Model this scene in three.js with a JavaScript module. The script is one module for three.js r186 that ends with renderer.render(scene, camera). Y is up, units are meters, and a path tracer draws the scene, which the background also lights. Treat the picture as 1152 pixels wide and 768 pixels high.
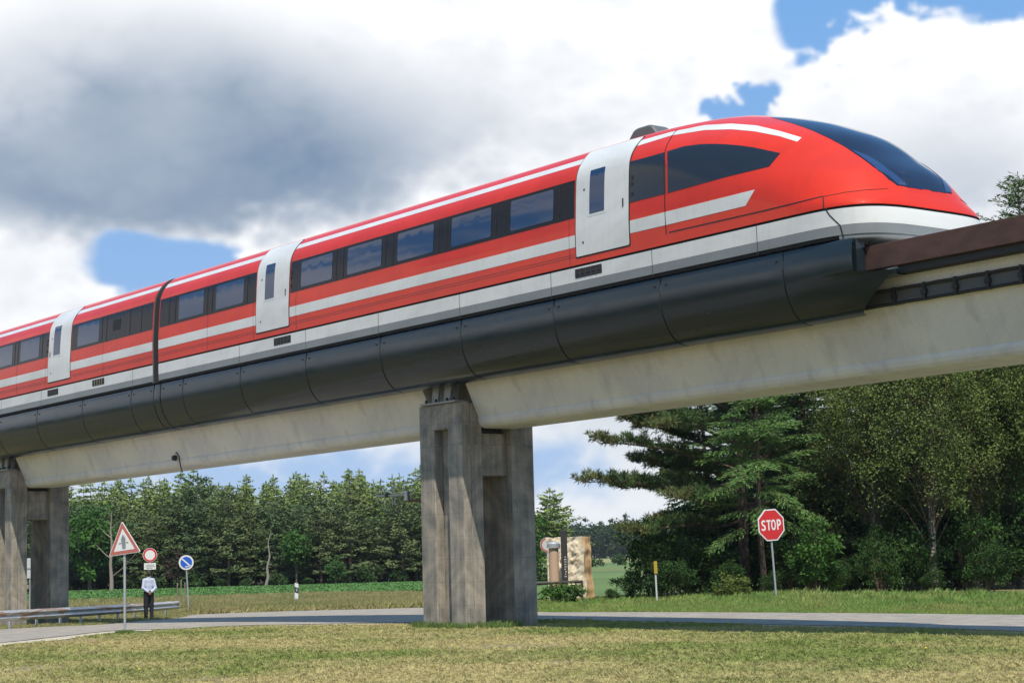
import * as THREE from 'three';
import { mergeGeometries } from 'three/addons/utils/BufferGeometryUtils.js';
import { RoundedBoxGeometry } from 'three/addons/geometries/RoundedBoxGeometry.js';
import { MarchingCubes } from 'three/addons/objects/MarchingCubes.js';
import { ImprovedNoise } from 'three/addons/math/ImprovedNoise.js';
import { TextGeometry } from 'three/addons/geometries/TextGeometry.js';
import { FontLoader } from 'three/addons/loaders/FontLoader.js';

// ------------------------------------------------------------------ camera, sky, sun, exposure
const scene = new THREE.Scene();
const EYE = new THREE.Vector3(32.92, 1.5, 24.75), F = 2050;
const AX = new THREE.Vector3(0.61420892, -0.0268166, -0.78868769), AY = new THREE.Vector3(0.10738616, 0.992966, 0.0498671), AZ = new THREE.Vector3(0.7818028, -0.11532296, 0.61276831);
const camera = new THREE.PerspectiveCamera(2 * Math.atan(384 / F) * 180 / Math.PI, 1024 / 682, 0.5, 6000);
camera.position.copy(EYE);
camera.quaternion.setFromRotationMatrix(new THREE.Matrix4().makeBasis(AX, AY, AZ));
const renderer = new THREE.WebGLRenderer({ antialias: true });
renderer.setSize(1024, 682);
renderer.toneMapping = THREE.LinearToneMapping;
renderer.toneMappingExposure = 1.12;
renderer.shadowMap.enabled = true;

const SUN = new THREE.Vector3(0.5, 1, 0.286).normalize();
const sun = new THREE.DirectionalLight(new THREE.Color(1.0, 0.94, 0.84), 4.8);
sun.position.copy(SUN).multiplyScalar(200);
sun.castShadow = true; sun.shadow.mapSize.set(4096, 4096);
Object.assign(sun.shadow.camera, { left: -160, right: 80, top: 90, bottom: -90, near: 10, far: 600 });
scene.add(sun, sun.target);

const perlin = new ImprovedNoise();
const clamp = (x, a = 0, b = 1) => Math.min(b, Math.max(a, x)), mix = (a, b, t) => a + (b - a) * t;
const sstep = (a, b, x) => { const t = clamp((x - a) / (b - a)); return t * t * (3 - 2 * t); };
function fbm(x, y, z, n) { let s = 0, a = 0.5; for (let i = 0; i < n; i++) { s += a * perlin.noise(x, y, z); x = x * 2.03 + 7.1; y = y * 2.03 + 3.7; z = z * 2.03 + 1.9; a *= 0.5; } return s; }
function rngOf(seed) { let s = seed >>> 0; return () => { s = (s + 0x6d2b79f5) | 0; let t = Math.imul(s ^ (s >>> 15), 1 | s); t = (t + Math.imul(t ^ (t >>> 7), 61 | t)) ^ t; return ((t ^ (t >>> 14)) >>> 0) / 4294967296; }; }

// The sky: blue air that pales towards the horizon, a deck of cumulus with openings, a heavy grey cloud base to the left.
function makeSky() {
  const w = 4096, h = 2048, data = new Float32Array(w * h * 4), C = 4, cw = w / C, ch = h / C;
  const gap = (px, py, cx, cy, rx, ry) => { const a = (px - cx) / rx, b = (py - cy) / ry, d = a * a + b * b; return Math.exp(-d * 0.8); };
  const billow = (x, y, z, n) => { let s = 0, a = 0.5; for (let i = 0; i < n; i++) { s += a * (0.28 - Math.abs(perlin.noise(x, y, z))); x = x * 2.07 + 5.3; y = y * 2.07 + 1.7; z = z * 2.07 + 8.1; a *= 0.52; } return s; };
  const dirOf = (i, j) => { const el = ((j + 0.5) / h - 0.5) * Math.PI, az = ((i + 0.5) / w - 0.5) * 2 * Math.PI, c = Math.cos(el); return [Math.cos(az) * c, Math.sin(el), Math.sin(az) * c]; };
  const frameOf = (x, y, z) => { const dz = -(x * AZ.x + y * AZ.y + z * AZ.z); if (dz < 0.3) return [9e3, 9e3, 0]; const px = 576 + F * (x * AX.x + y * AX.y + z * AX.z) / dz, py = 384 - F * (x * AY.x + y * AY.y + z * AY.z) / dz; return [px, py, sstep(620, 60, Math.max(0, Math.abs(px - 576) - 576)) * sstep(560, 40, Math.max(0, -py))]; };
  function sample(x, y, z, px, py, inF, oct) {
    const sy = y * 1.5, n1 = fbm(x * 6 + 11, sy * 6, z * 6, 3), n2 = billow(x * 19 + 3, sy * 19 + 9, z * 19, oct), n3 = oct > 3 ? billow(x * 62, sy * 62, z * 62 + 4, 2) : 0, nl = fbm(x * 2.1 + 31, sy * 2.1, z * 2.1 + 5, 3);
    const low = sstep(0.17, 0.05, y), up = sstep(0.3, 0.6, y);
    let cov = -0.3 + 0.5 * sstep(0.25, 0.17, y) + nl * 1.2 - 0.1 * up, dark = sstep(-0.05, 0.35, fbm(x * 1.7 + 2, sy * 2.4 + 8, z * 1.7 + 4, 3)) * 0.7;
    if (inF > 0) {
      const qx = px + n1 * 95 + n2 * 85 + n3 * 12, qy = py + n2 * 75 - n1 * 60 + n3 * 12;
      let g = 0;
      for (const [cx, cy, rx, ry] of [[178, 306, 84, 38], [930, 22, 50, 58], [1000, -8, 90, 36], [1120, 4, 74, 46], [866, 106, 18, 26], [822, 122, 28, 15], [846, 118, 22, 16]]) g = Math.max(g, gap(qx, qy, cx, cy, rx, ry));
      const ex = (px + n1 * 120 + n2 * 70 + n3 * 20 - 185) / 345, ey0 = py + n1 * 50 + n2 * 65 + n3 * 20 - 166, lowHalf = sstep(-70, 70, ey0), ey = ey0 / mix(150, 114, lowHalf), dd = Math.hypot(ex, ey);
      const base = sstep(mix(1.25, 1.16, lowHalf), mix(0.3, 0.66, lowHalf), dd), dk = 0.92 * base * (0.86 + 0.14 * sstep(-0.8, 0.6, ey)) + 0.3 * gap(qx, qy, 560, 150, 150, 70) + 0.42 * gap(qx, qy, 1125, 205, 120, 62) + 0.16 * gap(qx, qy, 970, 170, 160, 60) + 0.2 * gap(qx, qy, 40, 320, 90, 60);
      const hi = sstep(475, 405, py + n1 * 60);
      cov = mix(cov, mix(0.34 + n1 * 0.7 + 0.22 * Math.sin(py * 0.055 + n1 * 5 + px * 0.004), 0.46 - 1.15 * g, hi), inF);
      dark = mix(dark, mix(0.34 + n1 * 0.8, dk, hi), inF);
    }
    const d = cov + n1 * 0.42 + n2 * 0.85 + n3 * 0.22, a = sstep(-0.13, mix(0.14, 0.4, low), d);
    const ty = Math.pow(1 - y, 5), puff = clamp(0.5 + n2 * 1.5 + n3 * 0.5);
    const sh = clamp(dark * (0.97 + n1 * 0.4 + n2 * 0.36 + n3 * 0.12) + (1 - puff) * (0.4 - 0.28 * dark) - 0.1);
    const k = low * 0.5, cr = mix(mix(0.985, 0.165, sh), 0.70, k), cg = mix(mix(0.99, 0.25, sh), 0.74, k), cb = mix(mix(1.0, 0.375, sh), 0.79, k);
    return [mix(mix(0.13, 0.44, ty), cr, a), mix(mix(0.35, 0.57, ty), cg, a), mix(mix(0.72, 0.77, ty), cb, a)];
  }
  const coarse = new Float32Array(cw * ch * 3);
  for (let j = ch / 2; j < ch; j++) for (let i = 0; i < cw; i++) { const [x, y, z] = dirOf(i * C + 1.5, j * C + 1.5), [px, py, f] = frameOf(x, y, z); coarse.set(sample(x, y, z, px, py, f, 3), (j * cw + i) * 3); }
  for (let j = 0; j < h; j++) for (let i = 0; i < w; i++) {
    const at = (j * w + i) * 4; data[at + 3] = 1;
    if (j < h / 2) { data[at] = 0.36; data[at + 1] = 0.38; data[at + 2] = 0.34; continue; }
    const [x, y, z] = dirOf(i, j), [px, py, f] = frameOf(x, y, z);
    if (px > -120 && px < 1272 && py > -120 && py < 800) { const c = sample(x, y, z, px, py, f, 5); data[at] = c[0]; data[at + 1] = c[1]; data[at + 2] = c[2]; continue; }
    const u = (i - 1.5) / C, v = Math.max(ch / 2, Math.min(ch - 1.001, (j - 1.5) / C)), i0 = Math.floor(u), j0 = Math.floor(v), fu = u - i0, fv = v - j0;
    for (let q = 0; q < 3; q++) { const g = (a, b) => coarse[(Math.min(ch - 1, b) * cw + ((a + cw) % cw)) * 3 + q]; data[at + q] = mix(mix(g(i0, j0), g(i0 + 1, j0), fu), mix(g(i0, j0 + 1), g(i0 + 1, j0 + 1), fu), fv); }
  }
  const t = new THREE.DataTexture(data, w, h, THREE.RGBAFormat, THREE.FloatType);
  t.mapping = THREE.EquirectangularReflectionMapping; t.magFilter = THREE.LinearFilter; t.needsUpdate = true;
  return t;
}
scene.fog = new THREE.FogExp2(new THREE.Color(0.78, 0.86, 0.95), 0.00012);
const skyTexture = makeSky();
scene.background = skyTexture; scene.environment = skyTexture;

// ------------------------------------------------------------------ helpers
const V = (x, y, z) => new THREE.Vector3(x, y, z);
const GRADE = 0.00869, TILT = Math.atan(GRADE);
const rayOf = (px, py) => AX.clone().multiplyScalar(px - 576).addScaledVector(AY, 384 - py).addScaledVector(AZ, -F).normalize();
const groundHeight = (x, z) => -0.1 - 0.45 * sstep(-3, -36, x);
// a picture point's place on the ground
function gp(px, py) {
  const d = rayOf(px, py); let t = 5;
  for (let k = 0; k < 60; k++) { const x = EYE.x + d.x * t, z = EYE.z + d.z * t; const n = (groundHeight(x, z) - EYE.y) / d.y; if (Math.abs(n - t) < 1e-4) break; t = mix(t, n, 0.8); }
  return V(EYE.x + d.x * t, groundHeight(EYE.x + d.x * t, EYE.z + d.z * t), EYE.z + d.z * t);
}
// a place on the ground in a picture column at a given depth
function gd(px, depth) {
  const k = depth, cx = (px - 576) / F * k; let y = 0, p;
  for (let i = 0; i < 8; i++) { p = EYE.clone().addScaledVector(AX, cx).addScaledVector(AY, y).addScaledVector(AZ, -k); y += (groundHeight(p.x, p.z) - p.y) / AY.y; }
  p.y = groundHeight(p.x, p.z); return p;
}
const toPix = (p) => { const q = p.clone().sub(EYE), z = -q.dot(AZ); return [576 + F * q.dot(AX) / z, 384 - F * q.dot(AY) / z, z]; };

const used = new Map();
function numbered(name) { const n = used.get(name) ?? 0; used.set(name, n + 1); return n ? `${name}_${String(n).padStart(3, '0')}` : name; }
function tag(o, label, category, group, kind) { o.userData.label = label; o.userData.category = category; if (group) o.userData.group = group; if (kind) o.userData.kind = kind; return o; }
function thing(name, label, category, pos = V(0, 0, 0), group) { const o = new THREE.Group(); o.name = numbered(name); o.position.copy(pos); scene.add(o); return tag(o, label, category, group); }
function part(name, geo, mat, parent, pos) { const m = new THREE.Mesh(geo, mat); m.name = name; m.castShadow = m.receiveShadow = true; if (pos) m.position.copy(pos); parent.add(m); return m; }
function structure(name, geo, mat) { const m = new THREE.Mesh(geo, mat); m.name = numbered(name); m.castShadow = m.receiveShadow = true; m.userData.kind = 'structure'; scene.add(m); return m; }
const lin = (r, g, b) => new THREE.Color().setRGB(r, g, b);
const std = (c, roughness = 0.7, o = {}) => new THREE.MeshStandardMaterial({ color: c, roughness, ...o });
const phys = (c, roughness, o = {}) => new THREE.MeshPhysicalMaterial({ color: c, roughness, ...o });

// tiling texture from a function of (u, v) in 0..1 that returns [r, g, b] (sRGB bytes) or a grey
function tex(w, h, fn, srgb = true, rx = 1, ry = 1) {
  const d = new Uint8Array(w * h * 4);
  for (let j = 0; j < h; j++) for (let i = 0; i < w; i++) { const c = fn(i / w, j / h), k = (j * w + i) * 4; if (c.length) { d[k] = clamp(c[0], 0, 255); d[k + 1] = clamp(c[1], 0, 255); d[k + 2] = clamp(c[2], 0, 255); } else d[k] = d[k + 1] = d[k + 2] = clamp(c, 0, 255); d[k + 3] = 255; }
  const t = new THREE.DataTexture(d, w, h); t.wrapS = t.wrapT = THREE.RepeatWrapping; t.magFilter = THREE.LinearFilter; t.minFilter = THREE.LinearMipmapLinearFilter; if (srgb) t.colorSpace = THREE.SRGBColorSpace; t.repeat.set(rx, ry); t.needsUpdate = true; return t;
}
// seamless noise on a torus
function tn(u, v, f, n, s = 0) { const a = u * 2 * Math.PI, b = v * 2 * Math.PI, r = f / (2 * Math.PI); return fbm(Math.cos(a) * r + s, Math.sin(a) * r + Math.cos(b) * r * 1.1 + s * 0.7, Math.sin(b) * r * 1.1 + 3.3 * s, n); }
function boxGeo(x0, x1, y0, y1, z0, z1, r = 0) {
  const g = r ? new RoundedBoxGeometry(x1 - x0, y1 - y0, z1 - z0, 2, r) : new THREE.BoxGeometry(x1 - x0, y1 - y0, z1 - z0);
  g.translate((x0 + x1) / 2, (y0 + y1) / 2, (z0 + z1) / 2); return g;
}
function plain(g) { const o = g.index ? g.toNonIndexed() : g; for (const k of Object.keys(o.attributes)) if (!['position', 'normal', 'uv'].includes(k)) o.deleteAttribute(k); if (!o.attributes.uv) o.setAttribute('uv', new THREE.BufferAttribute(new Float32Array(o.attributes.position.count * 2), 2)); return o; }
const merge = (list) => mergeGeometries(list.map(plain));
// texture coordinates in metres from position, by the face's main direction
function worldUV(g, s = 1) {
  const p = g.attributes.position, n = g.attributes.normal, uv = new Float32Array(p.count * 2);
  for (let i = 0; i < p.count; i++) { const ax = Math.abs(n.getX(i)), ay = Math.abs(n.getY(i)), az = Math.abs(n.getZ(i)); const [u, v] = ay > ax && ay > az ? [p.getX(i), p.getZ(i)] : ax > az ? [p.getZ(i) + 3.3, p.getY(i)] : [p.getX(i), p.getY(i)]; uv[2 * i] = u * s; uv[2 * i + 1] = v * s; }
  g.setAttribute('uv', new THREE.BufferAttribute(uv, 2)); return g;
}
// cylinder or cone between two points
function rod(a, b, ra, rb = ra, n = 8) { const d = b.clone().sub(a), g = new THREE.CylinderGeometry(rb, ra, d.length(), n); g.translate(0, d.length() / 2, 0); g.applyQuaternion(new THREE.Quaternion().setFromUnitVectors(V(0, 1, 0), d.normalize())); g.translate(a.x, a.y, a.z); return g; }
// tapered tube along points, radius by function of 0..1
function tube(pts, rad, n = 7) {
  const pos = [], idx = [], uv = []; let up = V(0.13, 0.31, 0.94);
  for (let i = 0; i < pts.length; i++) {
    const d = pts[Math.min(i + 1, pts.length - 1)].clone().sub(pts[Math.max(i - 1, 0)]).normalize();
    const a = up.clone().addScaledVector(d, -up.dot(d)).normalize(), b = d.clone().cross(a), r = rad(i / (pts.length - 1)); up = a;
    for (let k = 0; k <= n; k++) { const t = k / n * 2 * Math.PI; pos.push(pts[i].x + r * (a.x * Math.cos(t) + b.x * Math.sin(t)), pts[i].y + r * (a.y * Math.cos(t) + b.y * Math.sin(t)), pts[i].z + r * (a.z * Math.cos(t) + b.z * Math.sin(t))); uv.push(k / n, i / 2); if (i && k) { const q = i * (n + 1) + k; idx.push(q - n - 2, q, q - 1, q - n - 2, q - n - 1, q); } }
  }
  const g = new THREE.BufferGeometry(); g.setAttribute('position', new THREE.Float32BufferAttribute(pos, 3)); g.setAttribute('uv', new THREE.Float32BufferAttribute(uv, 2)); g.setIndex(idx); g.computeVertexNormals(); return g;
}
function pchip(xs, ys) {
  const n = xs.length, h = [], d = [], m = new Array(n).fill(0);
  for (let i = 0; i < n - 1; i++) { h[i] = xs[i + 1] - xs[i]; d[i] = (ys[i + 1] - ys[i]) / h[i]; }
  for (let i = 1; i < n - 1; i++) if (d[i - 1] * d[i] > 0) { const a = 2 * h[i] + h[i - 1], b = h[i] + 2 * h[i - 1]; m[i] = (a + b) / (a / d[i - 1] + b / d[i]); }
  m[0] = d[0]; m[n - 1] = d[n - 2];
  return (x) => { x = clamp(x, xs[0], xs[n - 1]); let i = 0; while (i < n - 2 && x > xs[i + 1]) i++; const t = (x - xs[i]) / h[i], t2 = t * t, t3 = t2 * t; return (2 * t3 - 3 * t2 + 1) * ys[i] + (t3 - 2 * t2 + t) * h[i] * m[i] + (3 * t2 - 2 * t3) * ys[i + 1] + (t3 - t2) * h[i] * m[i + 1]; };
}
// ------------------------------------------------------------------ ground and road
const lines = (a, b, step, far) => { const l = []; for (let x = a; x <= b; x += step) l.push(x); let s = step, x = b; while (x < far) { s *= 1.35; x += s; l.push(x); } s = step; x = a; while (x > -far) { s *= 1.35; x -= s; l.unshift(x); } return l; };
function sheet(xs, zs, lift = 0, tint) {
  const pos = [], uv = [], col = [], idx = [], nz = zs.length;
  for (const x of xs) for (const z of zs) { pos.push(x, groundHeight(x, z) + lift, z); uv.push(x, z); if (tint) col.push(...tint(x, z)); }
  for (let i = 0; i < xs.length - 1; i++) for (let j = 0; j < nz - 1; j++) { const a = i * nz + j; idx.push(a, a + 1, a + nz, a + 1, a + nz + 1, a + nz); }
  const g = new THREE.BufferGeometry(); g.setAttribute('position', new THREE.Float32BufferAttribute(pos, 3)); g.setAttribute('uv', new THREE.Float32BufferAttribute(uv, 2)); if (tint) g.setAttribute('color', new THREE.Float32BufferAttribute(col, 3)); g.setIndex(idx); g.computeVertexNormals(); return g;
}
const worn = (x, z) => sstep(0.04, 0.22, fbm(x * 0.45 + 9, 5.1, z * 0.45, 4)) * sstep(0.02, 0.2, fbm(x * 0.12 + 3, 1.1, z * 0.12, 2) + 0.1);
// how dry the turf is at a place: 0 green, 1 straw
const dryness = (x, z) => clamp(0.56 + 1.9 * fbm(x * 0.16 + 4, 2.2, z * 0.16, 4) + 0.75 * fbm(x * 0.7, 7.7, z * 0.7, 3) - 0.28 * sstep(4.5, 0.5, Math.abs(z + 1)) + 0.12 * sstep(3, 12, z));
const turfMap = tex(1024, 1024, (u, v) => { const a = tn(u, v, 60, 4, 2), b = tn(u, v, 300, 2, 9); const k = 0.92 + a * 0.4 + b * 0.4; return [240 * k, 238 * k, 224 * k]; }, true, 1 / 5, 1 / 5);
const groundMat = std(lin(1, 1, 1), 0.95, { map: turfMap, vertexColors: true });
structure('ground', sheet(lines(-48, 36, 0.8, 3000), lines(-26, 28, 0.8, 3000), 0, (x, z) => { const d = dryness(x, z), w = worn(x, z); return [mix(mix(0.12, 0.27, d), 0.33, w), mix(mix(0.13, 0.225, d), 0.265, w), mix(mix(0.034, 0.10, d), 0.16, w)]; }), groundMat);

const nearEdge = pchip([0, 60, 135, 200, 250, 330, 420, 475, 540, 620, 700, 800, 880, 1000, 1152], [724, 717.5, 709.8, 707.8, 705, 703.2, 701.6, 700.5, 699, 697, 699, 701.5, 703.5, 706, 711]);
const farEdge = pchip([0, 60, 107, 140, 165, 190, 207, 214, 240, 300, 360, 410, 475, 540, 620, 700, 880, 1152], [708.5, 705.5, 703.7, 701, 698.5, 696.8, 694.5, 692.2, 691, 688.7, 687, 685.8, 684.2, 686.5, 689.5, 689.3, 690, 692.5]);
function roadSheet(edgeA, edgeB, lift, rows, wobA = 0, wobB = 0) {
  const A = [], B = [];
  for (let px = 0; px <= 1152; px += 8) { const k = px / 1152; const a = gp(px, edgeA(px)), b = gp(px, edgeB(px)); const d = b.clone().sub(a).normalize(); A.push(a.addScaledVector(d, wobA * fbm(px * 0.05, 1, 5, 3))); B.push(b.addScaledVector(d, wobB * fbm(px * 0.05, 9, 2, 3))); }
  for (const E of [A, B]) { const n = E.length, d0 = E[0].clone().sub(E[6]).normalize(), d1 = E[n - 1].clone().sub(E[n - 12]).normalize(); const e0 = E[0].clone(), e1 = E[n - 1].clone(); for (let k = 1; k <= 40; k++) { E.unshift(e0.clone().addScaledVector(d0, k)); E.push(e1.clone().addScaledVector(d1, k)); } }
  const pos = [], uv = [], idx = [];
  A.forEach((a, i) => { for (let k = 0; k <= rows; k++) { const p = a.clone().lerp(B[i], k / rows); pos.push(p.x, groundHeight(p.x, p.z) + lift, p.z); uv.push(p.x, p.z); if (i && k) { const q = i * (rows + 1) + k; idx.push(q - rows - 2, q - 1, q, q - rows - 2, q, q - rows - 1); } } });
  const g = new THREE.BufferGeometry(); g.setAttribute('position', new THREE.Float32BufferAttribute(pos, 3)); g.setAttribute('uv', new THREE.Float32BufferAttribute(uv, 2)); g.setIndex(idx); g.computeVertexNormals();
  const n = g.attributes.normal; for (let i = 0; i < n.count; i++) n.setXYZ(i, 0, 1, 0); return g;
}
const asphaltMap = tex(1024, 1024, (u, v) => { const a = tn(u, v, 14, 5, 5), b = tn(u, v, 420, 2, 1), crack = Math.abs(tn(u, v, 18, 3, 12)) < 0.006 ? 0.8 : 1; const k = (1 + a * 0.28 + b * 0.45) * crack; return [143 * k, 135 * k, 123 * k]; }, true, 1 / 6, 1 / 6);
const gravelMap = tex(512, 512, (u, v) => { const k = 1 + tn(u, v, 10, 3, 3) * 0.35 + tn(u, v, 260, 2, 8) * 0.8; return [176 * k, 166 * k, 144 * k]; }, true, 1 / 2, 1 / 2);
structure('road_shoulder', roadSheet((p) => nearEdge(p) + 1.2 + 2.4 * sstep(150, 60, p) + (p > 1060 ? 1.6 : 0), (p) => farEdge(p) - 0.35, 0.012, 10, 0.5, 0.25), std(lin(1, 1, 1), 0.95, { map: gravelMap }));
structure('road', roadSheet(nearEdge, farEdge, 0.024, 10, 0.25, 0.12), std(lin(1, 1, 1), 0.9, { map: asphaltMap, bumpMap: asphaltMap, bumpScale: 0.004 }));

// fields beyond the road: a leafy crop in front of the wood, a wide meadow to the right
function fieldSheet(corners, lift, n, tint) {  // corners: near left, near right, far right, far left
  const pos = [], uv = [], col = [], idx = [];
  for (let i = 0; i <= n; i++) for (let j = 0; j <= n; j++) { const p = corners[0].clone().lerp(corners[1], i / n).lerp(corners[3].clone().lerp(corners[2], i / n), j / n); pos.push(p.x, groundHeight(p.x, p.z) + lift, p.z); uv.push(p.x, p.z); col.push(...tint(p.x, p.z)); if (i && j) { const q = i * (n + 1) + j; idx.push(q - n - 2, q, q - n - 1, q - n - 2, q - 1, q); } }
  const g = new THREE.BufferGeometry(); g.setAttribute('position', new THREE.Float32BufferAttribute(pos, 3)); g.setAttribute('uv', new THREE.Float32BufferAttribute(uv, 2)); g.setAttribute('color', new THREE.Float32BufferAttribute(col, 3)); g.setIndex(idx); g.computeVertexNormals(); return g;
}
structure('crop_field', fieldSheet([gd(-260, 106), gd(500, 101), gd(560, 150), gd(-260, 150)], 0.03, 50, (x, z) => { const k = 1 + 0.5 * fbm(x * 0.3, 3, z * 0.3, 3); return [0.065 * k, 0.14 * k, 0.03 * k]; }), std(lin(1, 1, 1), 0.95, { map: turfMap, vertexColors: true }));
structure('meadow', fieldSheet([gd(556, 76), gd(1400, 72), gd(1500, 620), gd(400, 620)], 0.05, 70, (x, z) => { const dd = Math.hypot(x - EYE.x, z - EYE.z), k = 1 + 0.7 * fbm(x * 0.05, 3, z * 0.05, 3), t = sstep(300, 330, dd + 14 * fbm(x * 0.02, 5, z * 0.02, 2)), u = sstep(185, 190, dd) * (1 - sstep(205, 212, dd)); return [mix(mix(0.12, 0.17, u), 0.30, t) * k, mix(mix(0.20, 0.18, u), 0.29, t) * k, mix(0.042, 0.12, t) * k]; }), std(lin(1, 1, 1), 0.95, { map: turfMap, vertexColors: true }));

// ------------------------------------------------------------------ guideway: piers, girders
const concreteMap = tex(1024, 1024, (u, v) => {
  const st = fbm(u * 38, v * 2.2 + 4, 1.5, 4), a = tn(u, v, 7, 5, 4), b = tn(u, v, 230, 2, 6), pores = tn(u, v, 90, 2, 15) < -0.3 ? 0.82 : 1, board = Math.abs(((v * 8) % 1) - 0.5) > 0.485 ? 0.9 : 1;
  const k = (0.96 + st * 0.26 + a * 0.55 + b * 0.16) * pores * board; return [148 * k, (140 - a * 10) * k, (126 - a * 15) * k];
}, true, 1 / 4, 1 / 4);
const concreteMat = std(lin(1, 1, 1), 0.92, { map: concreteMap, bumpMap: concreteMap, bumpScale: 0.012 });
const girderMap = tex(1024, 1024, (u, v) => {
  const st = Math.max(0, fbm(u * 44 + 3, v * 1.3, 2.5, 4)), a = tn(u, v, 5, 5, 21), b = tn(u, v, 160, 2, 3), d = Math.max(0, fbm(u * 16, v * 7, 8.5, 3) - 0.12);
  const k = 0.98 + a * 0.12 + b * 0.05 - st * 0.07 - d * 0.3; return [222 * k, 218 * k, (207 - 10 * a) * k];
}, true, 1 / 6, 1 / 6);
const girderMat = std(lin(1, 1, 1), 0.6, { map: girderMap });
const steelMat = std(lin(0.30, 0.30, 0.285), 0.5, { metalness: 0.25 });
const darkSteel = std(lin(0.025, 0.025, 0.025), 0.7);
const rustMap = tex(512, 256, (u, v) => { const a = tn(u, v, 8, 5, 2), b = tn(u, v, 120, 2, 5); const k = 1 + a * 0.35 + b * 0.25; return [72 * k, 48 * k, 39 * k]; }, true, 1 / 3, 1 / 1.5);
const rustMat = std(lin(1, 1, 1), 0.75, { map: rustMap });
const SPAN = 24.744;

function pier(xc, label) {
  const g0 = groundHeight(xc, 0), dy = GRADE * xc, o = thing('guideway_pier', label, 'pier', V(xc, g0, 0), 'concrete piers of the guideway');
  const b = -0.3, loc = (y) => y + dy - g0;
  const leg = (z0, z1, top, groove) => {
    const gs = [];
    if (groove) {
      const s = new THREE.Shape(); s.moveTo(-0.81, b); s.lineTo(-0.24, b); s.lineTo(-0.24, loc(4.27)); s.lineTo(0.27, loc(4.27)); s.lineTo(0.27, b); s.lineTo(0.81, b); s.lineTo(0.81, top); s.lineTo(-0.81, top); s.closePath();
      const e = new THREE.ExtrudeGeometry(s, { depth: 0.2, bevelEnabled: true, bevelSize: 0.018, bevelThickness: 0.018, bevelOffset: -0.018, bevelSegments: 1 }); e.translate(0, 0, z1 - 0.218);
      gs.push(e, boxGeo(-0.808, 0.808, b, top - 0.02, z0, z1 - 0.235, 0.02));
    } else gs.push(boxGeo(-0.81, 0.81, b, top, z0, z1, 0.025));
    return worldUV(merge(gs));
  };
  const near = part('leg', leg(0.5, 1.05, loc(4.84), true), concreteMat, o), far = part('leg', leg(-0.95, -0.3, loc(4.84), false), concreteMat, o);
  part('crossbeam', worldUV(boxGeo(-0.66, 0.66, loc(3.22), loc(4.16), -0.298, 0.498, 0.015)), concreteMat, o);
  // bearing plates and the inclined steel struts under the slab
  for (const [z, s] of [[0.86, 1], [-0.72, -1]]) {
    const plate = part('bearing_plate', boxGeo(-0.66, 0.66, loc(4.842), loc(4.89), z - 0.26, z + 0.26, 0.012), steelMat, o);
    for (const bx of [-0.5, -0.12, 0.3, 0.56]) part('bolt', rod(V(bx, loc(4.891), z + 0.2 * s), V(bx, loc(4.96), z + 0.2 * s), 0.03, 0.03, 6), darkSteel, plate);
    for (const x of [-0.26, 0.2]) {
      const web = [rod(V(x, loc(4.895), z + 0.06 * s), V(x + 0.1, loc(5.84), z + 0.22 * s), 0.03, 0.03, 4)];
      const fl = (dx) => { const sh = new THREE.Shape(); sh.moveTo(0, 0); sh.lineTo(0.24, 0); sh.lineTo(0.38, 0.94); sh.lineTo(0.14, 0.94); sh.closePath(); const e = new THREE.ExtrudeGeometry(sh, { depth: 0.035, bevelEnabled: false }); e.translate(x - 0.12, loc(4.892), z + dx); return e; };
      part('strut', merge([...web, fl(0.1 * s), fl(-0.12 * s)]), steelMat, o);
    }
  }
  part('bearing_block', boxGeo(-0.6, 0.6, loc(4.162), loc(4.243), -0.2, 0.4, 0.01), darkSteel, o);
  return o;
}
pier(0, 'concrete pier beside the road between the road signs, grass at its foot');
pier(-SPAN, 'concrete pier standing behind the steel guard rail');
pier(-2 * SPAN, 'concrete pier beyond the guard rail, past the second span');
pier(SPAN, 'concrete pier under the empty span ahead of the train');

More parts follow.
